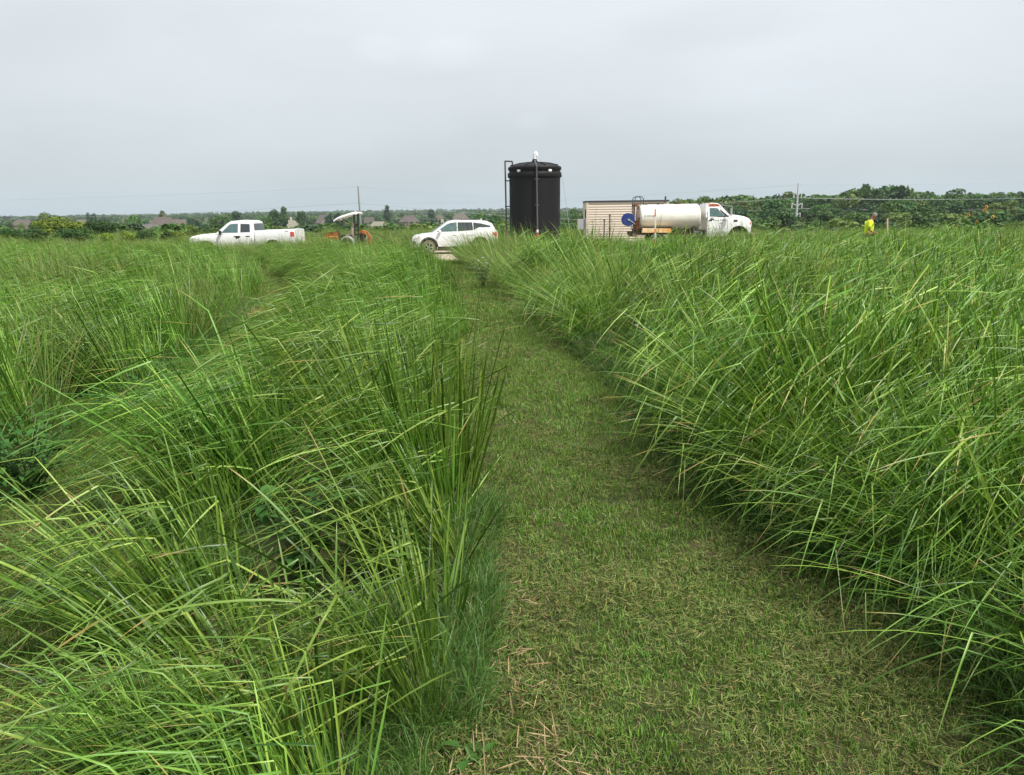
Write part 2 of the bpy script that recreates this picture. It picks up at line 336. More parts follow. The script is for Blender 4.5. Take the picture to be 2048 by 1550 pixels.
# ------------------------------------------------------------------ grass blades
rng = np.random.default_rng(11)
def blades(bp, d0, L, W, K, wind, kink_t, kink_dir, droop, u, twist, vfold=True):
    """bp, d0, kink_dir: N x 3; returns verts, faces, uv per vertex for N blades"""
    n = len(L); d = d0/np.linalg.norm(d0, axis=1, keepdims=True)
    pos = bp.copy(); P = []; D = []; T = []
    kd = kink_dir/np.linalg.norm(kink_dir, axis=1, keepdims=True)
    for k in range(K+1):
        t = k/K; P.append(pos.copy()); D.append(d.copy()); T.append(np.full(n, t))
        if k < K:
            pos = pos + d*(L/K)[:, None]
            tn = (k+1)/K
            nd = d + droop*(tn**1.5)/K*2.2
            nd /= np.linalg.norm(nd, axis=1, keepdims=True)
            hit = (kink_t <= tn) & (kink_t > t)
            after = kink_t <= t
            nd = np.where(hit[:, None], kd, nd)
            aft = d + np.array([0, 0, -.34])/K*3; aft /= np.linalg.norm(aft, axis=1, keepdims=True)
            nd = np.where(after[:, None], aft, nd)
            d = nd
    P = np.array(P).transpose(1, 0, 2); D = np.array(D).transpose(1, 0, 2)
    ref = np.array([0, 0, 1.0])[None, :] + twist
    S = np.cross(D, ref[:, None, :]); S /= (np.linalg.norm(S, axis=2, keepdims=True)+1e-9)
    Nn = np.cross(S, D)
    t = np.linspace(0, 1, K+1)
    prof = (.75+.25*np.minimum(1, t/.3))*np.sqrt(np.maximum(0, 1-t**3.2)); prof[-1] = .04
    hw = .5*W[:, None]*prof[None, :]
    A = P - S*hw[..., None]; B = P + S*hw[..., None]
    if vfold:
        Mid = P - Nn*(hw*.55)[..., None]; V = np.stack([A, Mid, B], 2); c = 3
    else: V = np.stack([A, B], 2); c = 2
    V = V.reshape(-1, 3)
    base = (np.arange(n)*(K+1)*c)[:, None, None]; kk = (np.arange(K)*c)[None, :, None]; cc = np.arange(c-1)[None, None, :]
    i0 = base+kk+cc
    Fq = np.stack([i0, i0+1, i0+c+1, i0+c], -1).reshape(-1, 4)
    uv = np.zeros((n, K+1, c, 2)); uv[..., 0] = u[:, None, None]; uv[..., 1] = t[None, :, None]
    return V, Fq, uv.reshape(-1, 2)
def np_mesh(name, parts, mats):
    V = []; Fs = []; U = []; MI = []; b = 0
    for (v, f, uv), mi in parts:
        V.append(v); Fs.append(f+b); U.append(uv); MI.append(np.full(len(f), mi)); b += len(v)
    V = np.concatenate(V); Fs = np.concatenate(Fs); U = np.concatenate(U); MI = np.concatenate(MI)
    me = bpy.data.meshes.new(name); me.vertices.add(len(V)); me.vertices.foreach_set('co', V.astype(np.float32).ravel())
    me.loops.add(Fs.size); me.loops.foreach_set('vertex_index', Fs.astype(np.int32).ravel())
    me.polygons.add(len(Fs)); me.polygons.foreach_set('loop_start', (np.arange(len(Fs))*4).astype(np.int32))
    me.polygons.foreach_set('material_index', MI.astype(np.int32))
    me.polygons.foreach_set('use_smooth', np.ones(len(Fs), bool))
    l = me.uv_layers.new(name='UVMap'); l.data.foreach_set('uv', U[Fs.ravel()].astype(np.float32).ravel())
    for m in mats: me.materials.append(m)
    me.update(calc_edges=True); me.validate(); return me
def rdir(az, el):
    return np.stack([np.cos(az)*np.cos(el), np.sin(az)*np.cos(el), np.sin(el)], -1)
WIND = math.pi + .22   # azimuth the wind blows towards (math angle): left and a little towards the camera
def tuss(n=170, Rb=.14, L=1.25, Ls=.2, spread=26, lean=18, lean_az=None, w=.0085, kp=.65, kt=(.5, .82), kel=(-12, 16), kaz=28, K=10, droop=.35, ground_r=0, out_bias=None):
    la = WIND if lean_az is None else lean_az
    r = Rb*np.sqrt(rng.random(n)); ph = rng.random(n)*2*np.pi
    bp = np.stack([r*np.cos(ph), r*np.sin(ph), np.zeros(n)-.02], -1)
    out = np.stack([np.cos(ph), np.sin(ph), np.zeros(n)], -1)
    tan = np.tan(np.radians(spread))*(r/Rb)[:, None]*(.6+.9*rng.random((n, 1)))
    wv = np.array([math.cos(la), math.sin(la), 0])*math.tan(math.radians(lean))
    d0 = out*tan + wv*(.5+1.0*rng.random((n, 1))) + np.array([0, 0, 1.0]) + rng.normal(0, .1, (n, 3))
    LL = np.clip(rng.normal(L, Ls, n), .35*L, 1.45*L)
    kk = np.where(rng.random(n) < kp, rng.uniform(kt[0], kt[1], n), 2.0)
    az = WIND + np.radians(rng.normal(0, kaz, n)); el = np.radians(rng.normal(kel[0], kel[1], n))
    kd = rdir(az, el)
    LL = np.where((kk > 1) & (kp > .8), LL*.74, LL); short = rng.random(n) < .25; LL = np.where(short, LL*.6, LL)
    dr = np.array([math.cos(WIND), math.sin(WIND), 0])*.5 + out*.4 + np.array([0, 0, -.55])
    tw = rng.normal(0, .35, (n, 3))
    return blades(bp, d0, LL, w*rng.uniform(.7, 1.25, n), K, None, kk, kd, dr*droop*rng.uniform(.3, 1.8, (n, 1)), rng.random(n)*.97, tw)
def stems(n, Rb, L, az0=None):
    r = Rb*np.sqrt(rng.random(n)); ph = rng.random(n)*2*np.pi
    bp = np.stack([r*np.cos(ph), r*np.sin(ph), np.zeros(n)], -1)
    d0 = np.stack([np.cos(ph)*.3, np.sin(ph)*.3, np.ones(n)], -1)+rng.normal(0, .2, (n, 3))
    return blades(bp, d0, rng.uniform(.4, 1, n)*L, np.full(n, .0045), 5, None, np.where(rng.random(n) < .3, .7, 2.), rdir(rng.random(n)*6.28, np.full(n, -.3)), np.array([[0, 0, -.15]])*np.ones((n, 1)), rng.random(n), rng.normal(0, .3, (n, 3)))
def fluff(n, Rb, L, w=.0035, K=6, el=(70, 18), droop=1.3):
    r = Rb*np.sqrt(rng.random(n)); ph = rng.random(n)*2*np.pi
    bp = np.stack([r*np.cos(ph), r*np.sin(ph), np.zeros(n)-.01], -1)
    az = rng.random(n)*2*np.pi; d0 = rdir(az, np.radians(np.clip(rng.normal(el[0], el[1], n), 5, 90)))
    dr = np.stack([np.cos(az)*.4, np.sin(az)*.4, -np.ones(n)], -1)*droop*rng.uniform(.4, 1.4, (n, 1))
    return blades(bp, d0, L*rng.uniform(.5, 1.3, n), w*rng.uniform(.7, 1.3, n), K, None, np.full(n, 2.), d0, dr, rng.random(n), rng.normal(0, .3, (n, 3)), vfold=False)
def flat_clip(n, Rb, L, w=.004, z=.02):
    r = Rb*np.sqrt(rng.random(n)); ph = rng.random(n)*2*np.pi
    bp = np.stack([r*np.cos(ph), r*np.sin(ph), rng.uniform(.002, z, n)], -1)
    d0 = rdir(rng.random(n)*6.28, np.radians(rng.normal(4, 12, n)))
    return blades(bp, d0, L*rng.uniform(.4, 1.4, n), w*rng.uniform(.6, 1.3, n), 3, None, np.full(n, 2.), d0, np.array([[0, 0, -.2]])*np.ones((n, 1)), rng.random(n), rng.normal(0, .5, (n, 3)), vfold=False)
def protos(name, meshes):
    col = bpy.data.collections.new(name)     # source shapes, not linked to the scene
    for i, me in enumerate(meshes):
        o = bpy.data.objects.new('%s_%02d' % (name, i), me); col.objects.link(o)
    return col
TM = [MT['blade'], MT['deadst'], MT['fluff'], MT['blade2'], MT['turf'], MT['turfd']]
PM = protos('middle_bed_clump', [np_mesh('clump', [(tuss(n=150, Rb=.17, L=1.34, Ls=.13, lean=30, spread=20, kel=(-13, 12), kaz=20, kt=(.48, .74), kp=.95, w=.0106), 0), (tuss(n=16, L=.8, spread=45, lean=0, kp=.1), 0), (fluff(22, .25, .3), 2), (stems(3, .12, .6), 1)], TM) for i in range(9)])
PR = protos('right_bed_clump', [np_mesh('clump', [(tuss(n=150, Rb=.17, L=1.34, Ls=.13, lean=12, spread=24, kel=(-30, 16), kaz=32, kt=(.5, .76), kp=.93, w=.0106), 0), (fluff(22, .25, .3), 2), (stems(2, .12, .6), 1)], TM) for i in range(9)])
PE = protos('edge_clump', [np_mesh('clump', [(tuss(n=175, L=1.2, lean=30, lean_az=math.pi+.5, spread=38, kel=(-42, 18), kaz=30, kt=(.5, .8), kp=.75, droop=.95, w=.008), 0), (tuss(n=50, L=.7, spread=60, lean=10, kp=0, droop=1.3, w=.006), 0), (fluff(80, .3, .33), 2)], TM) for i in range(5)])
PW = protos('weedy_clump', [np_mesh('clump', [(tuss(n=170, L=1.0, lean=14, spread=38, kp=.12, droop=.9, w=.0055), 3), (tuss(n=40, L=1.1, lean=20, kp=.5), 0)], TM) for i in range(4)])
PF = protos('fluff_clump', [np_mesh('clump', [(fluff(150, .17, .27, w=.0038, el=(66, 20)), 2)], TM) for i in range(5)])
PT = protos('green_turf', [np_mesh('clump', [(fluff(150, .12, .038, w=.0032, K=3, el=(58, 22), droop=.6), 4), (flat_clip(14, .12, .03, w=.003), 5)], TM) for i in range(5)])
PD = protos('drying_turf', [np_mesh('clump', [(fluff(120, .12, .032, w=.0030, K=3, el=(58, 25), droop=.6), 4), (flat_clip(70, .12, .032, w=.0026, z=.04), 5)], TM) for i in range(5)])
PB = protos('sprig', [np_mesh('clump', [(fluff(16, .05, .10, w=.0055, K=4, el=(68, 14), droop=.5), 4)], TM) for i in range(3)])
def scatter(name, label, cat, pts, col, kind='stuff'):
    """pts: list of (x, y, z, rz, scale, tiltx, tilty); geometry nodes put one clump of col at each point"""
    P = np.array(pts, dtype=np.float32); n = len(P)
    me = bpy.data.meshes.new(name); me.vertices.add(n); me.vertices.foreach_set('co', P[:, :3].ravel())
    for nm, arr, ty in (('rot', np.stack([P[:, 5], P[:, 6], P[:, 3]], -1), 'FLOAT_VECTOR'), ('scl', np.stack([P[:, 4], P[:, 4], P[:, 4]*P[:, 7]], -1), 'FLOAT_VECTOR')):
        a = me.attributes.new(nm, ty, 'POINT'); a.data.foreach_set('vector', arr.astype(np.float32).ravel())
    a = me.attributes.new('pick', 'INT', 'POINT'); a.data.foreach_set('value', rng.integers(0, len(col.objects), n).astype(np.int32))
    o = link(name, me); tag(o, label, cat, kind=kind)
    ng = bpy.data.node_groups.new(name, 'GeometryNodeTree')
    ng.interface.new_socket('Geometry', in_out='INPUT', socket_type='NodeSocketGeometry'); ng.interface.new_socket('Geometry', in_out='OUTPUT', socket_type='NodeSocketGeometry')
    q = ng.nodes.new; l = ng.links.new
    gi = q('NodeGroupInput'); gout = q('NodeGroupOutput'); iop = q('GeometryNodeInstanceOnPoints'); ci = q('GeometryNodeCollectionInfo')
    ci.inputs['Collection'].default_value = col; ci.inputs['Separate Children'].default_value = True; ci.inputs['Reset Children'].default_value = True
    iop.inputs['Pick Instance'].default_value = True
    def attr(nm, ty):
        a = q('GeometryNodeInputNamedAttribute'); a.data_type = ty; a.inputs['Name'].default_value = nm; return a.outputs[0]
    l(gi.outputs[0], iop.inputs['Points']); l(ci.outputs[0], iop.inputs['Instance']); l(attr('pick', 'INT'), iop.inputs['Instance Index'])
    l(attr('scl', 'FLOAT_VECTOR'), iop.inputs['Scale'])
    er = q('FunctionNodeEulerToRotation'); l(attr('rot', 'FLOAT_VECTOR'), er.inputs[0]); l(er.outputs[0], iop.inputs['Rotation'])
    l(iop.outputs[0], gout.inputs[0])
    md = o.modifiers.new('scatter', 'NODES'); md.node_group = ng
    return o
def nz(x, y, s, k=0): return noise.noise(Vector((x*s+k*7.3, y*s-k*3.1, k*5.7)))
U = lambda a, b: float(rng.uniform(a, b))
mid, right, edge, weedy, leftb, fl, ed2 = [], [], [], [], [], [], []
y = 1.35
HERO = [(-.80, 2.18), (-1.38, 2.95), (-.42, 2.8), (-.58, 4.35), (2.95, 4.05), (1.95, 4.55), (-3.45, 6.0)]
def hero_near(px_, py_, r=.3): return any((px_-a)**2+(py_-b)**2 < r*r for a, b in HERO)
while y < 46:
    sp = .43 if y < 9 else (.47 if y < 18 else .54)
    X = .72*y + 2.6; x = -X
    while x < X:
        px_, py_ = x+U(-.4, .4)*sp, y+U(-.4, .4)*sp
        x += sp
        l_, r_, lr = ip(XL, py_), ip(XR, py_), ip(LR, py_); ll = lr-ip(LW, py_)
        u = px_/py_
        end = 31.5 + 1.2*math.sin(px_*.4) if u < .28 else 43
        if py_ > end or hero_near(px_, py_): continue
        if (px_+.95)**2+(py_-3.35)**2 < .16 or (abs(px_/py_+.27) < .075 and 2.45 < py_ < 3.3): continue          # the leafy weed grows here
        if .170 < u < .216 and 11 < py_ < 19.6: continue      # gap before the black pipe
        if 5.4 < py_ < 12.5 and abs(px_-(2.75+.05*py_)) < (.68 if 6 < py_ < 9.5 else .42): continue   # narrow furrow inside the right bed
        z = terrain(px_, py_)
        hs = 1+.26*nz(px_, py_, .45)+.30*nz(px_, py_, 1.15, 1); hs *= 1-(.21 if u > -.05 else .02)*sm(14, 26, py_)
        hs = min(hs, 1.14)
        if py_ < 4.3 and px_ < .5: hs *= .60+.12*(py_-1)
        if .155 < u < .24 and 6.5 < py_ < 14: hs *= .56
        if u < 0 and py_ > 23 and px_ > r_: hs *= 1.2
        rec = lambda s, t=.12, a=.35, zz=1: (px_, py_, z, U(-a, a), s*U(.9, 1.1), U(-t, t), U(-t, t), zz)
        if nz(px_, py_, .8, 4) > .30: continue        # thin spots
        if px_ > r_+.13:
            dd = px_-r_
            if py_ > 17 and dd < 2.2: weedy.append(rec(1.12*hs))
            elif dd < .55: edge.append(rec(.98*hs*(.72+.5*dd)))
            else: (weedy if nz(px_, py_, .25, 3) > .33 else right).append(rec(hs*(1.0 if py_ < 8 else 1.02)))
        elif lr+.1 < px_ < l_-.12:
            e = min(l_-px_, px_-lr)
            s = hs*(.93 if e > .3 else .82)
            if py_ > 5.5: s *= 1-.42*sm(1.1, 0, l_-px_)
            if py_ > 5: s *= 1-.34*sm(1.2, .1, px_-lr)
            (weedy if (nz(px_, py_, .3, 5) > .4 or (py_ > 24 and rng.random() < .5)) else mid).append(rec(s))
        elif px_ < ll-.05:
            if py_ < 5.3 and px_ > -4.4: continue     # the bush stands here
            s = hs*.93*(1-.3*sm(1.2, 0, ll-px_)*sm(9, 13, py_))
            (weedy if (nz(px_, py_, .25, 6) > .3 or (px_ > ll-.8 and rng.random() < .3)) else leftb).append(rec(s))
    y += sp
# creeping soft grass at the feet of the beds
for k in range(1500):
    y = 1.1+ 9*rng.random()**1.6
    x = ip(XR, y)+U(-.12, .75)
    fl.append((x, y, terrain(x, y), U(0, 6.28), U(.7, 1.25), U(-.3, .3), U(-.3, .3), U(.7, 1.1)))
for k in range(300):
    y = U(2.35, 4.2); x = ip(XL, y)-abs(U(-.06, .42))*(1 if y > 2.8 else .5)
    fl.append((x, y, terrain(x, y), U(0, 6.28), U(.35, .85), U(-.3, .3), U(-.3, .3), U(.6, 1)))
for k in range(160):
    y = U(1.2, 2.4); x = ip(XL, y)-U(.1, .9)
    fl.append((x, y, terrain(x, y), U(0, 6.28), U(.45, .8), U(-.3, .3), U(-.3, .3), U(.6, 1)))
for k in range(500):
    y = U(3.2, 15); x = ip(LR, y)-ip(LW, y)-U(-.1, .5) if rng.random() < .5 else ip(LR, y)+U(-.15, .4)
    fl.append((x, y, terrain(x, y), U(0, 6.28), U(.5, 1.1), U(-.3, .3), U(-.3, .3), U(.5, 1)))
scatter('tall_grass', 'tall bunch grass leaning left between the two mown strips', 'tall grass', mid, PM)
scatter('tall_grass', 'tall bunch grass filling the field left of the left mown strip', 'tall grass', leftb, PM)
scatter('tall_grass', 'dense tall bunch grass filling the field right of the mown path', 'tall grass', right, PR)
scatter('tall_grass', 'arching grass blades hanging over the right edge of the mown path', 'tall grass', edge, PE)
scatter('weedy_grass', 'finer yellowish weedy grass mixed through the far parts of the beds', 'weedy grass', weedy, PW)
scatter('creeping_grass', 'soft dark green creeping grass at the feet of the tall grass', 'creeping grass', fl, PF)
# mown strips
tg, td, sp_ = [], [], []
def turf_at(x, y, dens):
    e = min(x-ip(XL, y), ip(XR, y)-x) if x > -.9 or y > 12 else .5
    b = .55*nz(x, y, 1.1, 7)+.45*nz(x, y, 3.1, 8)
    dry = .62*sm(5.4, 3.0, y) + .35*sm(.35, 0, e) + .12*sm(7, 9, y)*sm(11, 9.5, y) - .12 + b*2.1
    rec = (x, y, terrain(x, y)+U(-.004, .004), U(0, 6.28), dens*U(.8, 1.2), U(-.15, .15), U(-.15, .15), U(.7, 1.25)*(1+.8*max(0, nz(x, y, 4.2, 9))))
    (td if dry > .48+U(-.35, .35) else tg).append(rec)
y = 1.0
while y < 33:
    st = .085 if y < 3.5 else (.10 if y < 6 else (.14 if y < 11 else .22))
    x = ip(XL, y)-.35
    while x < ip(XR, y)+.35:
        turf_at(x+U(-.5, .5)*st, y+U(-.5, .5)*st, max(1, st/.10)); x += st
    a, b = ip(LR, y)-ip(LW, y)-.3, ip(LR, y)+.3; x = a
    while x < b:
        turf_at(x+U(-.5, .5)*st, y+U(-.5, .5)*st, max(1, st/.10)); x += st*1.15
    y += st
for k in range(650):
    y = 1.6+3.5*rng.random()**1.5; x = U(ip(XL, y), ip(XR, y))
    if nz(x, y, .9, 12)+.12 < U(0, .5): continue
    sp_.append((x, y, terrain(x, y), U(0, 6.28), U(.4, .8), U(-.2, .2), U(-.2, .2), 1))
scatter('mown_grass', 'short green mown turf of the path', 'mown grass', tg, PT)
scatter('grass_clippings', 'drying brownish mown turf and clippings on the path', 'grass clippings', td, PD)
scatter('grass_sprigs', 'bright green grass sprigs standing up from the near mown path', 'grass sprigs', sp_, PB)
# rougher low growth behind the drive and over the brow
rough = []
for k in range(2600):
    y = 43.5+46*rng.random()**1.4; x = U(-.75*y-3, .75*y+3)
    if y < 54 and -1.5 < x < 17: continue
    if nz(x, y, .12, 15) < -.25: continue
    rough.append((x, y, terrain(x, y), U(-.5, .5), U(.45, .95)*(1.3 if y > 60 else 1), U(-.1, .1), U(-.1, .1), U(.5, .8)))
for k in range(500):     # verge along the front of the drive
    x = U(-26, 26); y = U(31.4, 33.6)
    if -4.6 < x < -2.0: continue
    rough.append((x, y, terrain(x, y), U(-.5, .5), U(.5, .9), U(-.1, .1), U(-.1, .1), U(.5, .9)))
for k in range(420):     # the pickup stands in uncut grass
    x = U(-19, -8.2); y = U(32.5, 39.3)
    rough.append((x, y, terrain(x, y), U(-.5, .5), U(.8, 1.05), U(-.1, .1), U(-.1, .1), U(.68, .9)))
scatter('rough_grass', 'rough low weedy grass around and behind the parked vehicles', 'rough grass', rough, PW)
# ------------------------------------------------------------------ single tussocks that stand out
def hero(x, y, label, parts, rz=0):
    o = link('grass_tussock', np_mesh('grass_tussock', parts, TM)); o.location = (x, y, terrain(x, y)); o.rotation_euler.z = rz
    tag(o, label, 'grass tussock', 'bunch grass tussocks near the camera'); return o
hero(-.80, 2.18, 'nearest tussock at the bottom left with dead straw stems at its foot', [(tuss(n=320, Rb=.26, L=.84, lean=27, spread=32, kel=(-18, 15), w=.0098, kt=(.45, .72), kp=.85, K=14), 0), (stems(34, .10, .55), 1), (fluff(120, .3, .2), 2)])
hero(-1.38, 2.95, 'tussock leaning left over the left mown strip behind the nearest one', [(tuss(n=250, Rb=.24, L=.98, lean=34, spread=26, kel=(-12, 12), w=.010, kp=.92, kt=(.48, .72), K=14), 0), (fluff(60, .28, .22), 2)])
hero(-.42, 2.8, 'small open tussock by the path edge just behind the nearest one', [(tuss(n=90, Rb=.18, L=.8, lean=22, spread=34, kel=(-20, 18), w=.0115, K=14), 0), (fluff(120, .3, .24), 2)])
hero(-.58, 4.35, 'large upright tussock on the left edge of the mown path with stalks leaning over it', [(tuss(n=300, Rb=.36, L=1.38, Ls=.16, lean=9, spread=17, kel=(-18, 13), kp=.93, kt=(.55, .8), w=.0115, K=14), 0), (tuss(n=9, Rb=.3, L=1.05, lean=34, lean_az=.1, spread=10, kp=.5, kel=(-55, 12), kt=(.75, .92), K=14), 0), (fluff(60, .36, .25), 2)])
hero(2.95, 4.05, 'tall bright upright tussock at the right edge of the photo', [(tuss(n=290, Rb=.34, L=1.36, Ls=.11, lean=4, spread=14, kel=(-45, 18), kp=.9, kt=(.55, .8), w=.012, K=14), 0), (fluff(80, .4, .28), 2)])
hero(1.95, 4.55, 'wide fanned tussock whose blades arch down over the right side of the path', [(tuss(n=260, Rb=.26, L=1.3, lean=32, lean_az=math.pi+.45, spread=40, kel=(-50, 18), kp=.5, kt=(.5, .85), droop=.8, w=.0115, K=14), 0), (fluff(120, .4, .3), 2)])
# ------------------------------------------------------------------ trees
def crown_mesh(name, seed, m, n=1500, leaf=.34, tall=1.0, gaps=.0):
    """unit tree: crown about 2 m wide round z 1..; scaled later. many small leaf sprays through the volume of several lobes"""
    r = np.random.default_rng(seed)
    nb = r.integers(9, 15); lobes = []
    for i in range(nb):
        a = r.random()*6.28; h = r.random()
        rad = (.62*math.sqrt(max(.05, 1-(2*h-1.0)**2*.8)))*r.uniform(.35, 1.0)
        lobes.append((rad*math.cos(a), rad*math.sin(a), (.22+1.15*h)*tall, r.uniform(.26, .46)))
    lobes.append((0, 0, .9*tall, .55))
    L = np.array(lobes); wts = L[:, 3]**2; wts /= wts.sum()
    k = r.choice(len(L), n, p=wts)
    d = r.normal(size=(n, 3)); d /= np.linalg.norm(d, axis=1, keepdims=True); d[:, 2] = np.where(d[:, 2] < -.4, -d[:, 2], d[:, 2])
    rad = L[k, 3]*(.72+.33*r.random(n)**.6)
    P = L[k, :3] + d*rad[:, None]*np.array([1, 1, .85])
    P[:, 2] *= 1.36*tall/np.percentile(P[:, 2], 99.3)
    nrm = d*.9 + r.normal(0, .55, (n, 3)); nrm /= np.linalg.norm(nrm, axis=1, keepdims=True)
    a = np.cross(nrm, r.normal(size=(n, 3))); a /= np.linalg.norm(a, axis=1, keepdims=True); b = np.cross(nrm, a)
    s = leaf*.5*r.uniform(.5, 1.25, n)[:, None]
    q = s*r.uniform(.45, .8, n)[:, None]
    V = np.stack([P-a*s, P-b*q, P+a*s, P+b*q], 1).reshape(-1, 3)
    Fq = np.arange(n*4).reshape(-1, 4)
    lob = r.random(len(L))[k]
    u = np.clip(.55*lob + .45*r.random(n), 0, 1)
    uv = np.zeros((n, 4, 2)); uv[..., 0] = u[:, None]; uv[..., 1] = .5
    me = np_mesh(name, [((V, Fq, uv.reshape(-1, 2)), 0)], [m]); me.polygons.foreach_set('use_smooth', np.zeros(len(Fq), bool)); return me
def trunk_mesh(seed, tall=1.0):
    r = random.Random(seed); m = MB()
    m.tube([(0, 0, -.1), (.01, .01, .3*tall), (.03, 0, .7*tall), (0, .02, 1.1*tall)], [.07, .055, .04, .015], 6)
    for i in range(4):
        a = r.random()*6.28; h = r.uniform(.3, .75)*tall
        m.tube([(0, 0, h), (.22*math.cos(a), .22*math.sin(a), h+.2), (.42*math.cos(a), .42*math.sin(a), h+.42)], [.03, .02, .008], 5)
    return m.mesh('trunk', MT['bark'])
CROWN = {}
for k, _ in TC:
    CROWN[k] = [crown_mesh('crown', 100+j*7+hash_ , MT['tree_'+k], n=1150, leaf=.17, tall=t_) for j, (t_, hash_) in enumerate([(1, len(k)), (1.2, 3+len(k)), (.8, 5+len(k)), (1.0, 9+len(k))])]
BIG = {k: crown_mesh('crown', 500+len(k), MT['tree_'+k], n=3600, leaf=.10) for k in ('bright', 'dark', 'mid')}
TRUNK = [trunk_mesh(i) for i in range(4)]
def tree(x, y, wid, hgt, kind, label, group=None, big=False, rs=None, zb=None, name='tree', cat='tree'):
    z = terrain(x, y) if zb is None else zb
    e = empty(name, (x, y, z-.1), U(0, 6.28), label, cat, group)
    c = link('crown', BIG[kind] if big else CROWN[kind][int(rng.integers(0, 4))], e); c.scale = (wid/2, wid/2, hgt/1.42)
    t = link('trunk', TRUNK[int(rng.integers(0, 4))], e); t.scale = (wid/2.2, wid/2.2, hgt/1.42)
    return e
def tree_px(px, top, wpx, y, kind, label, hgt=None, big=False, squash=1.0, **k):
    """tree standing at distance y whose crown top shows at pixel (px, top) and is wpx wide"""
    p = at(px, top, y); wd = wpx*y/F_PX*1.02; z = terrain(p.x, y); h = max(.7, p.z-z)
    return tree(p.x, y, wd, h, kind, label, big=big, **k)
# trees and shrubs that stand out one by one, left to right
tree_px(20, 453, 70, 70, 'dark', 'dark low shrub at the left edge below the far roofs', big=True)
tree_px(112, 431, 125, 84, 'bright', 'large bright yellow green shrub near the left edge', big=True)
tree_px(78, 444, 55, 88, 'mid', 'mid green shrub left of the bright yellow green one', big=True)
tree_px(62, 455, 90, 64, 'dark', 'dark wide shrub low under the bright yellow green one', big=True)
tree_px(150, 452, 85, 60, 'dark', 'dark shrub right below the bright yellow green one', big=True)
tree_px(205, 437, 78, 84, 'dark', 'rounded almost black green shrub right of the bright one', big=True)
tree_px(212, 456, 34, 58, 'bright', 'small yellow green bush under the rounded dark shrub')
tree_px(255, 459, 44, 60, 'bright', 'low yellow green bush left of the dark bush by the hood')
tree_px(292, 456, 44, 58, 'dark', 'small dark bush between two yellow green ones', big=True)
tree_px(330, 459, 30, 60, 'dark', 'small dark bush in front of the low brown roof')
tree_px(352, 454, 42, 66, 'bright', 'yellow green bush just left of the pickup hood')
tree_px(385, 453, 40, 68, 'olive', 'olive bush directly behind the pickup hood')
tree_px(181, 425, 26, 520, 'blue', 'round topped distant tree above the rounded dark shrub')
tree_px(263, 428, 60, 430, 'mid', 'broad green tree left of the big brown roof')
tree_px(328, 429, 34, 480, 'mid', 'tree right behind the ridge of the big brown roof')
tree_px(384, 425, 36, 460, 'blue', 'dark tree right of the big brown roof')
tree_px(440, 427, 60, 480, 'mid', 'broad dark tree left of the pickup cab')
tree_px(470, 429, 50, 500, 'blue', 'dark tree directly above the pickup cab')
tree_px(548, 418, 36, 470, 'dark', 'tall dark oak left of the pale roofed house')
tree_px(566, 421, 30, 480, 'dark', 'smaller dark tree touching the tall dark oak')
tree_px(602, 421, 24, 500, 'dark', 'narrow dark tree right of the pale roofed house')
tree_px(657, 416, 22, 480, 'blue', 'left one of a pair of tall trees above the canopy')
tree_px(673, 414, 30, 480, 'blue', 'right and wider one of a pair of tall trees above the canopy')
tree_px(533, 432, 34, 420, 'mid', 'lower tree below the tall dark oak')
tree_px(773, 416, 22, 700, 'blue', 'tall far tree above the olive roof')
tree_px(862, 417, 20, 760, 'blue', 'far rounded tree on the skyline left of the car roof')
tree_px(958, 422, 50, 380, 'mid', 'broad tree behind the rear of the white car')
tree_px(990, 427, 44, 330, 'dark', 'dark tree between the white car and the black tank')
tree_px(1012, 440, 44, 120, 'bright', 'yellow green shrub at the left foot of the black tank')
tree_px(1005, 462, 50, 62, 'mid', 'green shrub at the tail of the white car')
tree_px(1138, 440, 50, 85, 'dark', 'dark shrub between the black tank and the shed')
tree_px(1150, 424, 34, 300, 'mid', 'green tree left of the shed roof')
tree_px(1128, 455, 30, 70, 'mid', 'shrub at the right foot of the black tank')
tree_px(1348, 401, 30, 440, 'dark', 'dark tree top showing over the cream truck tank')
for i, (px, tp_, wp, yy, k) in enumerate(((430, 447, 60, 130, 'dark'), (520, 446, 56, 160, 'mid'), (615, 449, 60, 150, 'dark'), (790, 450, 64, 150, 'mid'), (860, 449, 50, 170, 'dark'), (740, 455, 40, 140, 'dark'), (1165, 446, 30, 170, 'dark'))):
    tree_px(px, tp_, wp, yy, k, ['broad dark bush right behind the pickup hood', 'mid green bush behind the pickup bed', 'dark bush between the pickup and the tractor', 'mid green bush left of the white car', 'dark bush above the white car hood', 'dark bush right of the tractor', 'dark bush touching the left wall of the shed'][i], big=True)
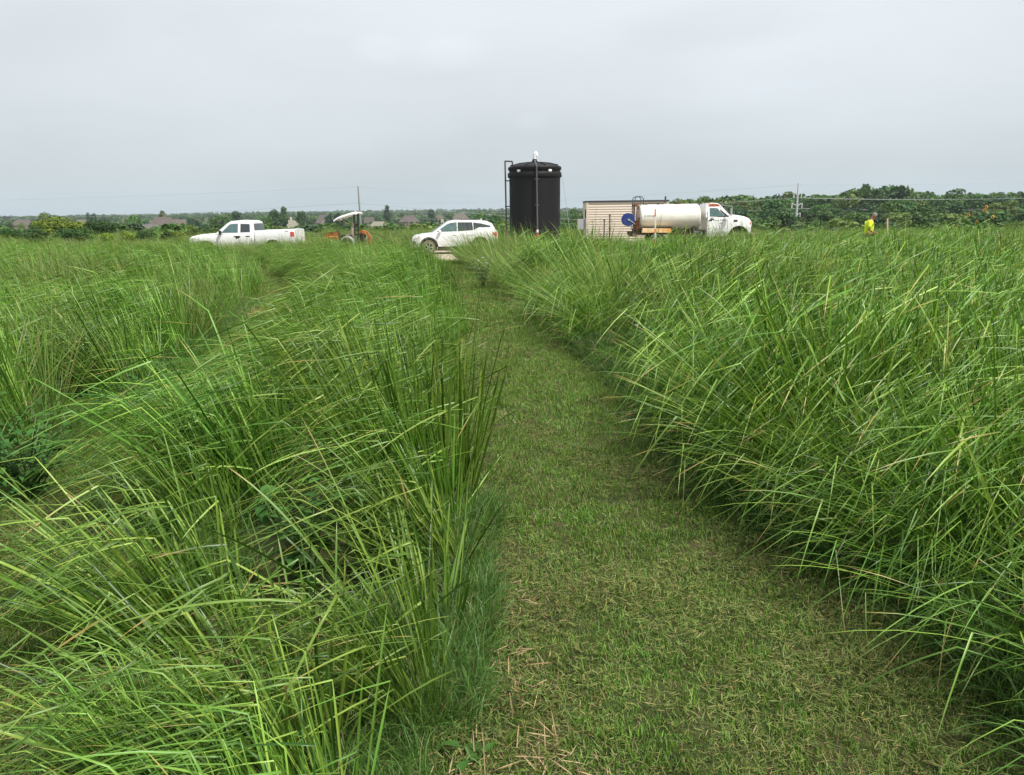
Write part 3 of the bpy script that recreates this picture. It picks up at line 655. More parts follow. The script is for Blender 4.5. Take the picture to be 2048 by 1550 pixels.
# rows of valley trees: a colour range, placed so that they do not stand before the roofs
HOUSES = [(16, 62, 440, 452, 450), (236, 264, 437, 449, 480), (288, 372, 434, 457, 400), (146, 172, 440, 447, 520), (547, 598, 440, 456, 560), (632, 664, 430, 447, 640), (634, 692, 436, 454, 500),
          (728, 776, 443, 457, 500), (728, 750, 433, 446, 640), (797, 837, 431, 448, 560), (870, 887, 429, 438, 760), (903, 938, 427, 440, 640), (255, 312, 449, 459, 300), (385, 402, 438, 447, 620)]
def where(px, y):
    a = 'at the far left' if px < 230 else 'above the pickup hood' if px < 440 else 'above the pickup cab' if px < 530 else 'above the pickup bed' if px < 620 else 'around the canopy' if px < 720 else 'between pole and white car' if px < 860 else 'above the white car'
    return a + (' nearer' if y < 420 else ' further off')
def where2(px, y):
    a = 'behind the tank truck' if px < 1500 else 'round the steel pylon' if px < 1660 else 'behind the man' if px < 1800 else 'left of the sunflowers' if px < 1920 else 'behind the sunflowers' if px < 2000 else 'at the right edge'
    return a + (' low down' if y < 260 else ' halfway up' if y < 350 else ' on the ridge')
kinds = ['mid', 'dark', 'blue', 'olive', 'mid', 'dark']
LAB = {'mid': 'mid green valley tree', 'dark': 'dark green valley tree', 'blue': 'bluish green valley tree', 'olive': 'olive green valley tree'}
cnt = 0; tries = 0
while cnt < 95 and tries < 4000:
    tries += 1
    y = 170+700*rng.random()**.8; x = y*U(-.68, .09)
    if x > y*.02 and y < 200: continue
    wd = U(7, 13); h = wd*U(.62, .85)
    z = terrain(x, y); t = project((x, y, z+h)); half = wd/2/y*F_PX
    hor = 434-.012*t[0]
    if t[1] < hor-3.5: continue
    if any(t[0]+half*.8 > a and t[0]-half*.8 < b and y < hd and t[1] < e_-1 for a, b, r_, e_, hd in HOUSES): continue
    k = kinds[int(rng.integers(0, 6))]
    tree(x, y, wd, h, k, LAB[k]+', '+where(t[0], y), 'valley trees'); cnt += 1
# scrub line between the brow and the valley
cnt = 0; tries = 0
while cnt < 46 and tries < 2000:
    tries += 1
    y = U(75, 190); x = y*U(-.68, .12); wd = U(4, 8); h = U(2.0, 3.6)
    t = project((x, y, terrain(x, y)+h)); half = wd/2/y*F_PX
    if t[1] < 455: continue
    k = ['mid', 'dark', 'olive', 'dark'][int(rng.integers(0, 4))]
    tree(x, y, wd, h, k, {'mid': 'mid green shrub in the scrub below the field', 'dark': 'dark green shrub in the scrub below the field', 'olive': 'olive shrub in the scrub below the field'}[k], 'scrub shrubs behind the vehicles', name='shrub', cat='shrub'); cnt += 1
# wooded slope on the right
LAB2 = {'mid': 'mid green tree on the wooded slope at the right', 'dark': 'dark green tree on the wooded slope at the right', 'blue': 'bluish green tree on the wooded slope at the right', 'olive': 'olive tree on the wooded slope at the right'}
cnt = 0; tries = 0
tr_pos = []
while cnt < 175 and tries < 9000:
    tries += 1
    y = 150+300*rng.random()**.65; u_ = U(.20, .72); x = y*u_
    if y < 345 and abs(project((x, y, 0))[0]-1597) < 24: continue
    if any((x-a)**2+(y-b)**2 < 60 for a, b in tr_pos): continue
    wd = U(9, 15); h = wd*U(.55, .75)*(1.05 if y > 340 else .85)
    h *= .92+.1*nz(x, y, .02, 33)
    if y > 330: h *= .93; wd *= 1.15
    k = ['mid', 'dark', 'dark', 'olive', 'blue', 'mid', 'dark'][int(rng.integers(0, 7))]
    tr_pos.append((x, y)); t = project((x, y, terrain(x, y)+h)); tree(x, y, wd, h, k, LAB2[k].replace(' at the right', '')+', '+where2(t[0], y), 'trees of the right hand wood'); cnt += 1
for px, top, wp, yy, k, lb in ((1540, 391, 40, 430, 'dark', 'high tree on the ridge left of the steel power pole'), (1655, 390, 34, 430, 'dark', 'high tree on the ridge right of the steel power pole'),
                               (1690, 396, 44, 330, 'olive', 'pale rounded tree on the slope right of the power pole'), (1846, 386, 30, 440, 'dark', 'jagged tree on the skyline over the leaning stake'),
                               (1560, 399, 40, 350, 'mid', 'broad tree left of the steel power pole'), (1995, 383, 50, 430, 'dark', 'highest tree of the ridge near the right edge'),
                               (2040, 437, 46, 95, 'olive', 'pale green shrub at the right edge of the photo'), (1668, 462, 90, 78, 'olive', 'low yellowish shrub left of the man')):
    tree_px(px, top, wp, yy, k, lb, big=k in ('dark', 'mid'))
# far woodland that reads as one mass
fw = []
FC = protos('far_crown', [crown_mesh('c', 900+i, MT['tree_'+['mid', 'dark', 'blue', 'olive', 'mid', 'mid'][i]], n=260, leaf=.36) for i in range(6)])
for k in range(5200):
    y = 520*math.exp(2.1*rng.random()); u_ = U(-.78, .82)
    if u_ > .12 and y < 700: continue
    if u_ < .14 and y < 900: continue
    x = u_*y
    if nz(x, y, .004, 20) < -.35: continue
    s = U(5, 9)*(1+.00012*y); fw.append((x, y, terrain(x, y)-1, U(0, 6), s, 0, 0, U(.55, .85)))
scatter('distant_woodland', 'hazy blue green woods on the far rolling hills', 'woodland', fw, FC)
# undergrowth closing the gaps between the trunks
ug = []
for k in range(4200):
    y = 95+400*rng.random()**1.1; u_ = U(.10, .78); x = u_*y
    low = 120 < y < 335 and abs(project((x, y, 0))[0]-1597) < 25
    ug.append((x, y, terrain(x, y)-.5, U(0, 6), U(1.8, 3.6)*(.75 if low else 1), 0, 0, U(.5, .8)*(.4 if low else 1)))
for k in range(2600):
    y = 100+800*rng.random(); u_ = U(-.75, .12); x = u_*y
    ug.append((x, y, terrain(x, y)-.5, U(0, 6), U(1.4, 2.6)*(1+y*.0008), 0, 0, U(.35, .55)))
for k in range(1100):     # low crowns knitting the top of the slope together
    y = U(380, 470); u_ = U(.19, .78); x = u_*y
    ug.append((x, y, terrain(x, y)-.5, U(0, 6), U(3.6, 7)*(1+.5*nz(x, y, .03, 41)), 0, 0, U(.75, 1.1)))
scatter('undergrowth', 'dark undergrowth filling the gaps between the trees', 'undergrowth', ug, FC)
# ------------------------------------------------------------------ houses in the valley
RM = {'brown': mat('brown_shingles', (.105, .09, .082), .9, nz=.25, nscale=.8), 'grey': mat('grey_shingles', (.115, .108, .102), .9, nz=.25, nscale=.8), 'olive': mat('weathered_olive_shingles', (.21, .20, .155), .9, nz=.2, nscale=.8), 'tan': mat('tan_shingles', (.13, .112, .095), .9, nz=.2, nscale=.8)}
WM = {'brick': mat('house_brick', (.17, .13, .11), .8), 'cream': mat('house_cream_wall', (.55, .50, .42), .8), 'pink': mat('house_pinkish_wall', (.25, .20, .175), .8)}
fas = mat('white_fascia', (.6, .58, .54), .7); wpane = mat('house_window_glass', (.05, .06, .07), .2)
def house(x0, x1, yt, ye, D, rk, wk, label, gable=False, chim=(), dormer=0, rz=0):
    a, b = at(x0, ye, D), at(x1, ye, D); top = at((x0+x1)/2, yt, D).z; ev = (a.z+b.z)/2
    g_ = min(terrain(a.x, D), ev-2.6); W = b.x-a.x; Dp = W*.55; cx = (a.x+b.x)/2
    e = empty('house', (cx, D+Dp/2, g_), rz, label, 'house')
    H = ev-g_; Rh = top-ev; w, d = W/2, Dp/2
    m = MB(); m.box((0, 0, H/2), (W*.94, Dp*.92, H)); wall = m.build('wall', WM[wk], e)
    m = MB(); rl = w-(d*.95 if not gable else 0)
    rl = max(rl, w*.25) if not gable else w
    vs = [(-w, -d, H), (w, -d, H), (w, d, H), (-w, d, H), (-rl, 0, H+Rh), (rl, 0, H+Rh), (-w, -d, H-.25), (w, -d, H-.25), (w, d, H-.25), (-w, d, H-.25)]
    m.add(vs, [(0, 1, 5, 4), (2, 3, 4, 5), (1, 2, 5), (3, 0, 4), (6, 7, 1, 0), (7, 8, 2, 1), (8, 9, 3, 2), (9, 6, 0, 3), (9, 8, 7, 6)])
    roof = m.build('roof', RM[rk], e)
    if not gable:   # a front hip wing breaks the roof line
        m = MB(); ww = W*.2; wx = W*.18
        m.add([(wx-ww, -d-.8, H+.02), (wx+ww, -d-.8, H+.02), (wx+ww, 0, H+.02), (wx-ww, 0, H+.02), (wx, -d*.35, H+Rh*.74), (wx, 0, H+Rh*.74)], [(0, 1, 4), (1, 2, 5, 4), (3, 0, 4, 5), (0, 3, 2, 1)])
        m.build('front_roof', RM[rk], e)
        m = MB(); m.box((wx, -d*.92-.4, H/2), (ww*1.8, d*.3+.8, H-.05)); m.build('front_wing', WM[wk], e)
    for c in chim:
        m = MB(); m.box((c*w, d*.1, H+Rh*.75), (.9, .9, Rh*1.1+1.2)); m.build('chimney', fas if wk == 'cream' else WM['brick'], roof)
    for k in range(dormer):
        xx = (-.45+.3*k)*w; m = MB(); m.box((xx, -d*.55, H+Rh*.42), (1.1, 1.6, .9)); dm_ = m.build('dormer', fas, roof)
    nwin = max(2, int(W/4)); wf = MB(); wf.box((0, 0, 0), (1.3, .12, 1.3)); wfm = wf.mesh('window', fas); wp = MB(); wp.box((0, 0, 0), (1.05, .1, 1.05)); wpm = wp.mesh('pane', wpane)
    for k in range(nwin):
        xx = -W*.4+W*.8*k/(nwin-1)
        f_ = link('window', wfm, e); f_.location = (xx, -d*.92-.03, H*.55); p_ = link('pane', wpm, f_); p_.location = (0, -.04, 0)
    return e
house(16, 62, 439, 451, 450, 'brown', 'pink', 'long brown roofed house at the far left')
house(236, 264, 436, 447, 480, 'tan', 'pink', 'small tan roofed house left of the big brown roof')
house(290, 350, 434, 453, 400, 'brown', 'brick', 'house with the biggest brown hipped roof', chim=(.1,))
house(338, 370, 439, 452, 405, 'tan', 'brick', 'lower tan wing house attached right of the biggest brown roof', gable=True)
house(256, 312, 449, 459, 330, 'grey', 'brick', 'low flat looking roof in front of the biggest brown roof', gable=True)
house(146, 172, 439, 447, 520, 'tan', 'cream', 'small pale house above the dark shrubs at the left')
house(547, 598, 440, 453, 560, 'olive', 'cream', 'pale olive roofed house with white chimneys and dormers', chim=(-.15, .25), dormer=3)
house(630, 664, 429, 446, 640, 'brown', 'pink', 'brown peaked house just left of the canopy')
house(634, 692, 436, 452, 520, 'tan', 'pink', 'tan hipped house directly behind the tractor canopy', chim=(.3,))
house(735, 776, 443, 455, 500, 'olive', 'cream', 'olive hipped house right of the wooden pole')
house(728, 748, 434, 446, 640, 'brown', 'pink', 'brown gabled house behind the wooden pole', gable=True)
house(797, 837, 431, 444, 560, 'brown', 'pink', 'brown roofed two storey house left of the white car roof', chim=(.4,))
house(870, 887, 429, 438, 760, 'tan', 'cream', 'small tan house above the white car windscreen')
house(903, 938, 427, 440, 640, 'tan', 'cream', 'cream gabled house with a brown roof above the white car', gable=False)
n_ = 0
for a_, b_, r_, e_, hd in HOUSES:      # garden trees hide the walls
    for f_ in (.12, .62, 1.02):
        n_ += 1; kk = ['mid', 'dark', 'olive', 'blue'][n_ % 4]
        tree_px(a_+(b_-a_)*f_+U(-3, 3), e_-U(1.5, 4), U(.38, .6)*min(b_-a_, 50), hd*.93, kk, LAB[kk]+' in a garden, '+where(a_, hd), group='valley trees')
house(385, 402, 438, 446, 620, 'brown', 'pink', 'small brown house left of the pickup windscreen')
# ------------------------------------------------------------------ vehicles
class Shell:
    """car body skin: stations (x, z bottom, z top, half width, deck z or None), wheel arches (x, z, r)"""
    def __init__(s, st, arches): s.st = st; s.ar = arches
    def par(s, x):
        X = [a[0] for a in s.st]; g = lambda k: float(np.interp(x, X, [a[k] for a in s.st]))
        zb, zt, hw, dk = g(1), g(2), g(3), g(4)
        for ax, az, r in s.ar:
            if abs(x-ax) < r: zb = max(zb, az+math.sqrt(r*r-(x-ax)**2))
        return zb, zt, hw, dk
    def sec(s, x):
        zb, zt, hw, dk = s.par(x)
        zb0 = float(np.interp(x, [a[0] for a in s.st], [a[1] for a in s.st])); h = zt-zb0
        zs = [zb, max(zb, zb0+.3*h), max(zb, zb0+.62*h), zt-.07, zt]
        ps = [(hw*s.wf((z-zb0)/h), z) for z in zs]
        ps += [(hw*.84, dk+ (0 if abs(dk-zt) > .1 else 0)), (hw*.45, dk+.02), (0, dk+.03)]
        return ps
    def wf(s, t): return float(np.interp(t, [0, .3, .62, .9, 1], [.95, 1, .995, .975, .93]))
    def side(s, x, z):
        zb0 = float(np.interp(x, [a[0] for a in s.st], [a[1] for a in s.st])); _, zt, hw, _ = s.par(x)
        return hw*s.wf((z-zb0)/(zt-zb0))
    def build(s, name, m, parent, x0, x1, step=.06):
        xs = sorted(set([x0, x1]+list(np.arange(x0, x1, step))+[a[0] for a in s.st if x0 < a[0] < x1]+[ax+k*r for ax, az, r in s.ar for k in (-.999, .999)]))
        b = MB(); n = 15
        vs = []
        for x in xs:
            p = s.sec(x); vs += [(x, -y, z) for y, z in p] + [(x, y, z) for y, z in p[-2::-1]]
        fs = []
        for k in range(len(xs)-1):
            for i in range(n-1): fs.append((k*n+i, (k+1)*n+i, (k+1)*n+i+1, k*n+i+1))
        fs += [tuple(range(n)), tuple(range(len(xs)*n-1, (len(xs)-1)*n-1, -1))]
        b.add(vs, fs); return b.build(name, m, parent, smooth=True, ang=38)
    def arch(s, name, m, parent, k, width=.07, out=.015):
        ax, az, r = s.ar[k]; b = MB()
        for sg in (-1, 1):
            vs = []; q = 17
            for i in range(q):
                t = math.pi*i/(q-1)*1.0
                for rr in (r-.01, r+width):
                    x, z = ax+rr*math.cos(t), az+rr*math.sin(t)*.98
                    y = s.side(min(max(x, s.st[0][0]), s.st[-1][0]), z)+out; vs.append((x, sg*y, z))
                for rr in (r-.01, r+width):
                    x, z = ax+rr*math.cos(t), az+rr*math.sin(t)*.98
                    vs.append((x, sg*(s.side(min(max(x, s.st[0][0]), s.st[-1][0]), z)-.06), z))
            fs = []
            for i in range(q-1):
                a, c = i*4, (i+1)*4
                fs += [(a, a+1, c+1, c), (a+2, c+2, c+3, a+3), (a, c, c+2, a+2), (a+1, a+3, c+3, c+1)]
            b.add(vs, fs)
        return b.build(name, m, parent)
    def panel(s, name, poly, m, parent, off=.006, mb=None, sides=(-1, 1)):
        if mb is None and len(sides) == 2:      # one object on each side of the body
            pr = parent if isinstance(parent, list) else [parent, parent]
            return [s.panel(name, poly, m, pr[i], off, None, (sides[i],)) for i in (0, 1)]
        b = mb or MB()
        # cut the polygon's border finely so it follows the curved side
        pts = []
        for i, (x, z) in enumerate(poly):
            x2, z2 = poly[(i+1) % len(poly)]; k = max(1, int(math.hypot(x2-x, z2-z)/.2))
            pts += [(x+(x2-x)*j/k, z+(z2-z)*j/k) for j in range(k)]
        for sg in sides:
            n = len(pts); cx = sum(p[0] for p in pts)/n; cz = sum(p[1] for p in pts)/n
            ring = lambda o, f: [(cx+(x-cx)*f, sg*(s.side(cx+(x-cx)*f, cz+(z-cz)*f)+o), cz+(z-cz)*f) for x, z in pts]
            vs = ring(off, 1)+ring(off, .66)+ring(off, .33)+[(cx, sg*(s.side(cx, cz)+off), cz)]+ring(-.03, 1)
            fs = []
            for i in range(n):
                j = (i+1) % n
                fs += [(i, j, n+j, n+i), (n+i, n+j, 2*n+j, 2*n+i), (2*n+i, 2*n+j, 3*n), (3*n+1+i, 3*n+1+j, j, i)]
            b.add(vs, fs)
        return b if mb is not None else b.build(name, m, parent, smooth=True, ang=40)
def wheel(parent, x, y, r, w, tyre, rim, spokes=5, hub=None, sub=True):
    sg = 1 if y > 0 else -1
    m = MB(); m.lathe([(r*.66, -w/2), (r*.93, -w/2), (r, -w*.32), (r, w*.32), (r*.93, w/2), (r*.66, w/2), (r*.64, 0), (r*.66, -w/2)], 28, axis='y', c=(0, 0, 0))
    t = m.build('wheel', tyre, parent, smooth=True, loc=(x, y, r))
    m = MB(); m.lathe([(r*.65, -w*.42), (r*.65, w*.42), (r*.58, w*.42), (r*.57, w*.1), (.01, w*.1), (.01, -w*.1), (r*.57, -w*.1), (r*.58, -w*.42), (r*.65, -w*.42)], 24, axis='y')
    m.build('rim_barrel', MT['dark'], t)
    m = MB(); yy = sg*w*.36
    for k in range(spokes):
        a = 2*math.pi*k/spokes; 
        for da in (-.14, .14):
            m.box((r*.36*math.cos(a+da*.8), yy, r*.36*math.sin(a+da*.8)), (r*.5, .03, r*.10), rot=Matrix.Rotation(-(a+da*.5), 3, 'Y'))
    m.cyl((0, yy-.03, 0), (0, yy+.03, 0), r*.16, n=14)
    m.lathe([(r*.56, yy-.02), (r*.66, yy-.02), (r*.66, yy+.02), (r*.56, yy+.02), (r*.56, yy-.02)], 28, axis='y')
    m.build('rim', rim, t)
    return t
def house_glass(parent, T, wb, wr, zb, zr, body, wins, screens, name='cabin'):
    """greenhouse from a roof line T [(x,z)...]; side leans in from wb at zb to wr at zr"""
    W = lambda z: wb+(wr-wb)*(z-zb)/(zr-zb)
    m = MB(); n = len(T); vs = []
    for x, z in T:
        k = W(z); c = .035 if z > zb+.15 else .01
        vs += [(x, -k, z), (x, -k*.93, z+c*.55), (x, -k*.5, z+c), (x, 0, z+c*1.15), (x, k*.5, z+c), (x, k*.93, z+c*.55), (x, k, z)]
    fs = [(i*7+j, (i+1)*7+j, (i+1)*7+j+1, i*7+j+1) for i in range(n-1) for j in range(6)]
    fs += [tuple(i*7 for i in range(n)), tuple(i*7+6 for i in range(n-1, -1, -1))]
    fs += [tuple(range(7)), tuple(range(n*7-1, (n-1)*7-1, -1))]
    m.add(vs, fs); cab = m.build(name, body, parent, smooth=True, ang=35)
    for nm, poly, mt in wins:
        for sg in (-1, 1):
            m = MB(); k = len(poly)
            m.add([(x, sg*(W(z)+.008), z) for x, z in poly]+[(x, sg*(W(z)-.02), z) for x, z in poly], [tuple(range(k)), tuple(range(2*k-1, k-1, -1))]+[(i, k+i, k+(i+1) % k, (i+1) % k) for i in range(k)])
            m.build(nm, mt, parent)
    for nm, (xa, za), (xb, zb_), mt in screens:
        d = Vector((xb-xa, 0, zb_-za)).normalized(); nn = Vector((-d.z, 0, d.x)); nn = nn if (nn.z > 0) else -nn
        a0 = Vector((xa, 0, za))+d*.05; b0 = Vector((xb, 0, zb_))-d*.05; m = MB(); vs = []
        for o_ in (.03, .012):
            for p in (a0, b0):
                kk = W(p.z)-.09
                for yy in (-1, -.5, 0, .5, 1): q = p+nn*(o_+.028*(1-yy*yy)*1.0); vs.append((q.x, yy*kk, q.z))
        fs = [(i, i+1, 5+i+1, 5+i) for i in range(4)]+[(10+i, 15+i, 15+i+1, 10+i+1) for i in range(4)]
        m.add(vs, fs); m.build(nm, mt, parent)
    return cab
def text(name, body, size, mtl, parent, loc, rot, ext=.002, shear=0):
    cu = bpy.data.curves.new(name, 'FONT'); cu.body = body; cu.size = size; cu.extrude = ext; cu.align_x = 'CENTER'; cu.align_y = 'CENTER'; cu.shear = shear
    o = bpy.data.objects.new(name, cu); C.objects.link(o); bpy.context.view_layer.update()
    me = bpy.data.meshes.new_from_object(o); bpy.data.objects.remove(o); me.materials.clear(); me.materials.append(mtl)
    o = link(name, me, parent); o.location = loc; o.rotation_euler = rot; return o
def place(px, y, L): p = at(px, 480, y); return p.x
# ---- white car (crossover), nose to the left
def car():
    cx = at(909, 470, 40.6).x; z = terrain(cx, 40)+.02
    root = empty('car', (cx, 40.6, z), R(5), 'white crossover car with black wheel arches parked nose left beside the black tank', 'car'); root.scale = (.945, .945, 1.01)
    e = root
    S = Shell([(-2.31, .42, .72, .62, .72), (-2.26, .3, .84, .74, .84), (-2.12, .24, .93, .84, .93), (-1.8, .22, .985, .905, .985), (-1.1, .22, 1.05, .92, 1.05), (-.2, .22, 1.06, .92, 1.06), (.9, .22, 1.09, .92, 1.09), (1.7, .24, 1.13, .92, 1.13), (2.1, .28, 1.13, .90, 1.13), (2.26, .34, 1.08, .84, 1.08), (2.32, .42, .95, .78, .95)], [(-1.39, .36, .415), (1.34, .36, .415)])
    S.build('body', MT['white'], e, -2.31, 2.32)
    m = MB(); m.box((0, 0, .55), (4.2, 1.36, .6)); m.build('underbody', MT['dark'], e)
    house_glass(e, [(-1.25, 1.03), (-.42, 1.55), (-.1, 1.635), (.5, 1.66), (1.2, 1.635), (1.75, 1.56), (2.02, 1.45), (2.27, 1.07)], .86, .68, 1.04, 1.63, MT['white'],
                [('front_window', [(-.98, 1.10), (-.42, 1.46), (-.2, 1.53), (.12, 1.555), (.12, 1.12)], MT['glass_g']), ('rear_window', [(.17, 1.12), (.17, 1.555), (.95, 1.545), (.99, 1.16)], MT['glass']),
                 ('quarter_window', [(1.03, 1.17), (1.0, 1.535), (1.4, 1.49), (1.95, 1.36), (1.9, 1.30), (1.3, 1.3)], MT['glass'])],
                [('windscreen', (-1.22, 1.05), (-.38, 1.565), MT['glass']), ('rear_glass', (2.03, 1.44), (2.25, 1.11), MT['glass'])])
    for k in (0, 1): S.arch('arch_cladding', MT['black'], e, k, .085)
    S.panel('sill_cladding', [(-.92, .22), (.86, .22), (.86, .37), (-.92, .37)], MT['black'], e, .012)
    S.panel('door_gap', [(-.99, .37), (-.95, 1.03), (.13, 1.05), (.13, .37)], MT['dark'], e, .002)
    dr = S.panel('door', [(-.97, .38), (-.93, 1.03), (.115, 1.045), (.115, .38)], MT['white'], e, .005)
    dr2 = S.panel('door', [(.14, .38), (.14, 1.045), (1.0, 1.06), (.88, .6), (.82, .38)], MT['white'], e, .005)
    for d_, x in ((dr, -.02), (dr2, .85)): S.panel('handle', [(x-.1, .93), (x-.1, .96), (x+.1, .965), (x+.1, .935)], MT['white'], d_, .03)
    S.panel('tail_lamp', [(2.02, .93), (2.02, 1.06), (2.26, 1.03), (2.28, .84), (2.2, .84)], MT['red'], e, .012)
    S.panel('headlamp', [(-2.27, .70), (-2.2, .80), (-1.86, .88), (-1.9, .82), (-2.15, .70)], MT['lens'], e, .012)
    m = MB(); m.box((-2.30, 0, .58), (.06, 1.18, .34)); m.box((-2.26, 0, .33), (.08, 1.3, .12)); m.build('grille', MT['black'], e, bevel=.01)
    S.panel('bumper_vent', [(-2.25, .38), (-2.26, .66), (-2.1, .66), (-2.02, .38)], MT['black'], e, .010)
    m = MB(); m.box((2.31, 0, .45), (.08, 1.4, .22)); m.build('rear_bumper', MT['black'], e, bevel=.015)
    for sg in (-1, 1):
        m = MB(); m.lathe([(0, -.1), (.07, -.08), (.085, 0), (.075, .08), (0, .1)], 12, axis='y', c=(-.78, sg*1.0, 1.12)); m.box((-.78, sg*.91, 1.07), (.08, .12, .04)); m.build('mirror', MT['white'], e, smooth=True)
        m = MB(); m.tube([(-.2, sg*.64, 1.665), (0, sg*.64, 1.70), (1.4, sg*.64, 1.67), (1.55, sg*.64, 1.63)], .016, 6); m.build('roof_rail', MT['black'], e)
    m = MB(); m.add([(1.35, -.03, 1.66), (1.35, .03, 1.66), (1.52, .03, 1.65), (1.52, -.03, 1.65), (1.5, -.012, 1.72), (1.5, .012, 1.72)], [(0, 1, 2, 3), (0, 4, 5, 1), (3, 2, 5, 4), (0, 3, 4), (1, 5, 2)]); m.build('aerial', MT['white'], e)
    for x in (-1.39, 1.34):
        for sg in (-1, 1): wheel(e, x, sg*.80, .36, .22, MT['dusty'] if x < 0 else MT['tyre'], MT['alloy'])
car()
# ---- white pickup, nose to the left
def pickup():
    cx = at(494, 470, 41).x; z = terrain(cx, 41)
    e = empty('pickup_truck', (cx, 41, z), R(-1), 'white extended cab pickup with a red tail lamp parked in the grass at the left', 'pickup truck'); e.scale = (.945, .945, .96)
    o = 2.92
    P = lambda x: x-o
    S = Shell([(P(0), .5, .86, .78, .86), (P(.06), .42, .98, .88, .98), (P(.2), .38, 1.07, .95, 1.08), (P(.6), .38, 1.12, 1.0, 1.16), (P(1.4), .38, 1.17, 1.01, 1.21), (P(1.9), .38, 1.20, 1.01, 1.20), (P(3.66), .38, 1.22, 1.01, 1.22), (P(3.67), .42, 1.36, 1.01, .85), (P(5.74), .46, 1.40, 1.01, .85), (P(5.75), .48, 1.40, 1.0, 1.40), (P(5.84), .55, 1.38, .97, 1.38)], [(P(1.02), .4, .47), (P(4.62), .42, .48)])
    S.build('body', MT['white'], e, P(0), P(5.84))
    m = MB(); m.box((0, 0, .62), (5.2, 1.5, .4)); m.build('underbody', MT['dark'], e)
    house_glass(e, [(P(1.52), 1.19), (P(2.18), 1.74), (P(2.34), 1.83), (P(2.9), 1.87), (P(3.45), 1.85), (P(3.58), 1.78), (P(3.66), 1.20)], .95, .74, 1.2, 1.86, MT['white'],
                [('front_window', [(P(1.86), 1.26), (P(2.28), 1.66), (P(2.38), 1.71), (P(2.76), 1.72), (P(2.76), 1.26)], MT['glass_g']), ('rear_window', [(P(2.90), 1.27), (P(2.90), 1.71), (P(3.34), 1.70), (P(3.40), 1.66), (P(3.42), 1.28)], MT['glass'])],
                [('windscreen', (P(1.54), 1.21), (P(2.2), 1.755), MT['glass']), ('rear_glass', (P(3.585), 1.76), (P(3.65), 1.28), MT['glass'])])
    S.panel('door_gap', [(P(1.62), .42), (P(1.62), 1.17), (P(3.5), 1.19), (P(3.5), .42)], MT['dark'], e, .002)
    d1 = S.panel('door', [(P(1.64), .44), (P(1.64), 1.17), (P(2.81), 1.18), (P(2.81), .44)], MT['white'], e, .005)
    d2 = S.panel('door', [(P(2.83), .44), (P(2.83), 1.18), (P(3.48), 1.19), (P(3.48), .44)], MT['white'], e, .005)
    for d_, x in ((d1, P(2.66)), (d2, P(3.30))): S.panel('handle', [(x-.11, 1.05), (x-.11, 1.085), (x+.11, 1.09), (x+.11, 1.055)], MT['black'], d_, .025)
    S.panel('bed_gap', [(P(3.655), .5), (P(3.655), 1.2), (P(3.685), 1.2), (P(3.685), .5)], MT['dark'], e, .004)
    S.panel('tail_lamp', [(P(5.62), 1.0), (P(5.62), 1.27), (P(5.81), 1.27), (P(5.82), 1.0)], MT['red'], e, .012)
    S.panel('headlamp', [(P(.05), .82), (P(.07), .98), (P(.34), 1.0), (P(.34), .86)], MT['lens'], e, .01)
    m = MB(); m.box((P(-.01), 0, .80), (.06, 1.3, .3)); m.build('grille', MT['black'], e, bevel=.01)
    m = MB(); m.box((P(-.06), 0, .52), (.16, 1.86, .24)); m.build('front_bumper', MT['chrome'], e, bevel=.03)
    m = MB(); m.box((P(5.9), 0, .55), (.16, 1.86, .2)); m.build('rear_bumper', MT['chrome'], e, bevel=.03)
    t = text('bedside_lettering', '4X4', .085, MT['dark'], e, (P(5.42), -S.side(P(5.42), 1.3)-.004, 1.30), (R(90), 0, 0)); 
    for x in (P(1.02), P(4.62)): 
        for sg in (-1, 1): wheel(e, x, sg*.86, .40, .26, MT['tyre'], MT['alloy'], 6)
    for k in (0, 1): S.arch('arch_lip', MT['white'], e, k, .04, .012)
    for sg in (-1, 1):
        m = MB(); m.box((P(1.86), sg*1.09, 1.27), (.1, .2, .22)); m.box((P(1.86), sg*.98, 1.22), (.05, .12, .05)); m.build('mirror', MT['black'], e, bevel=.02)
pickup()
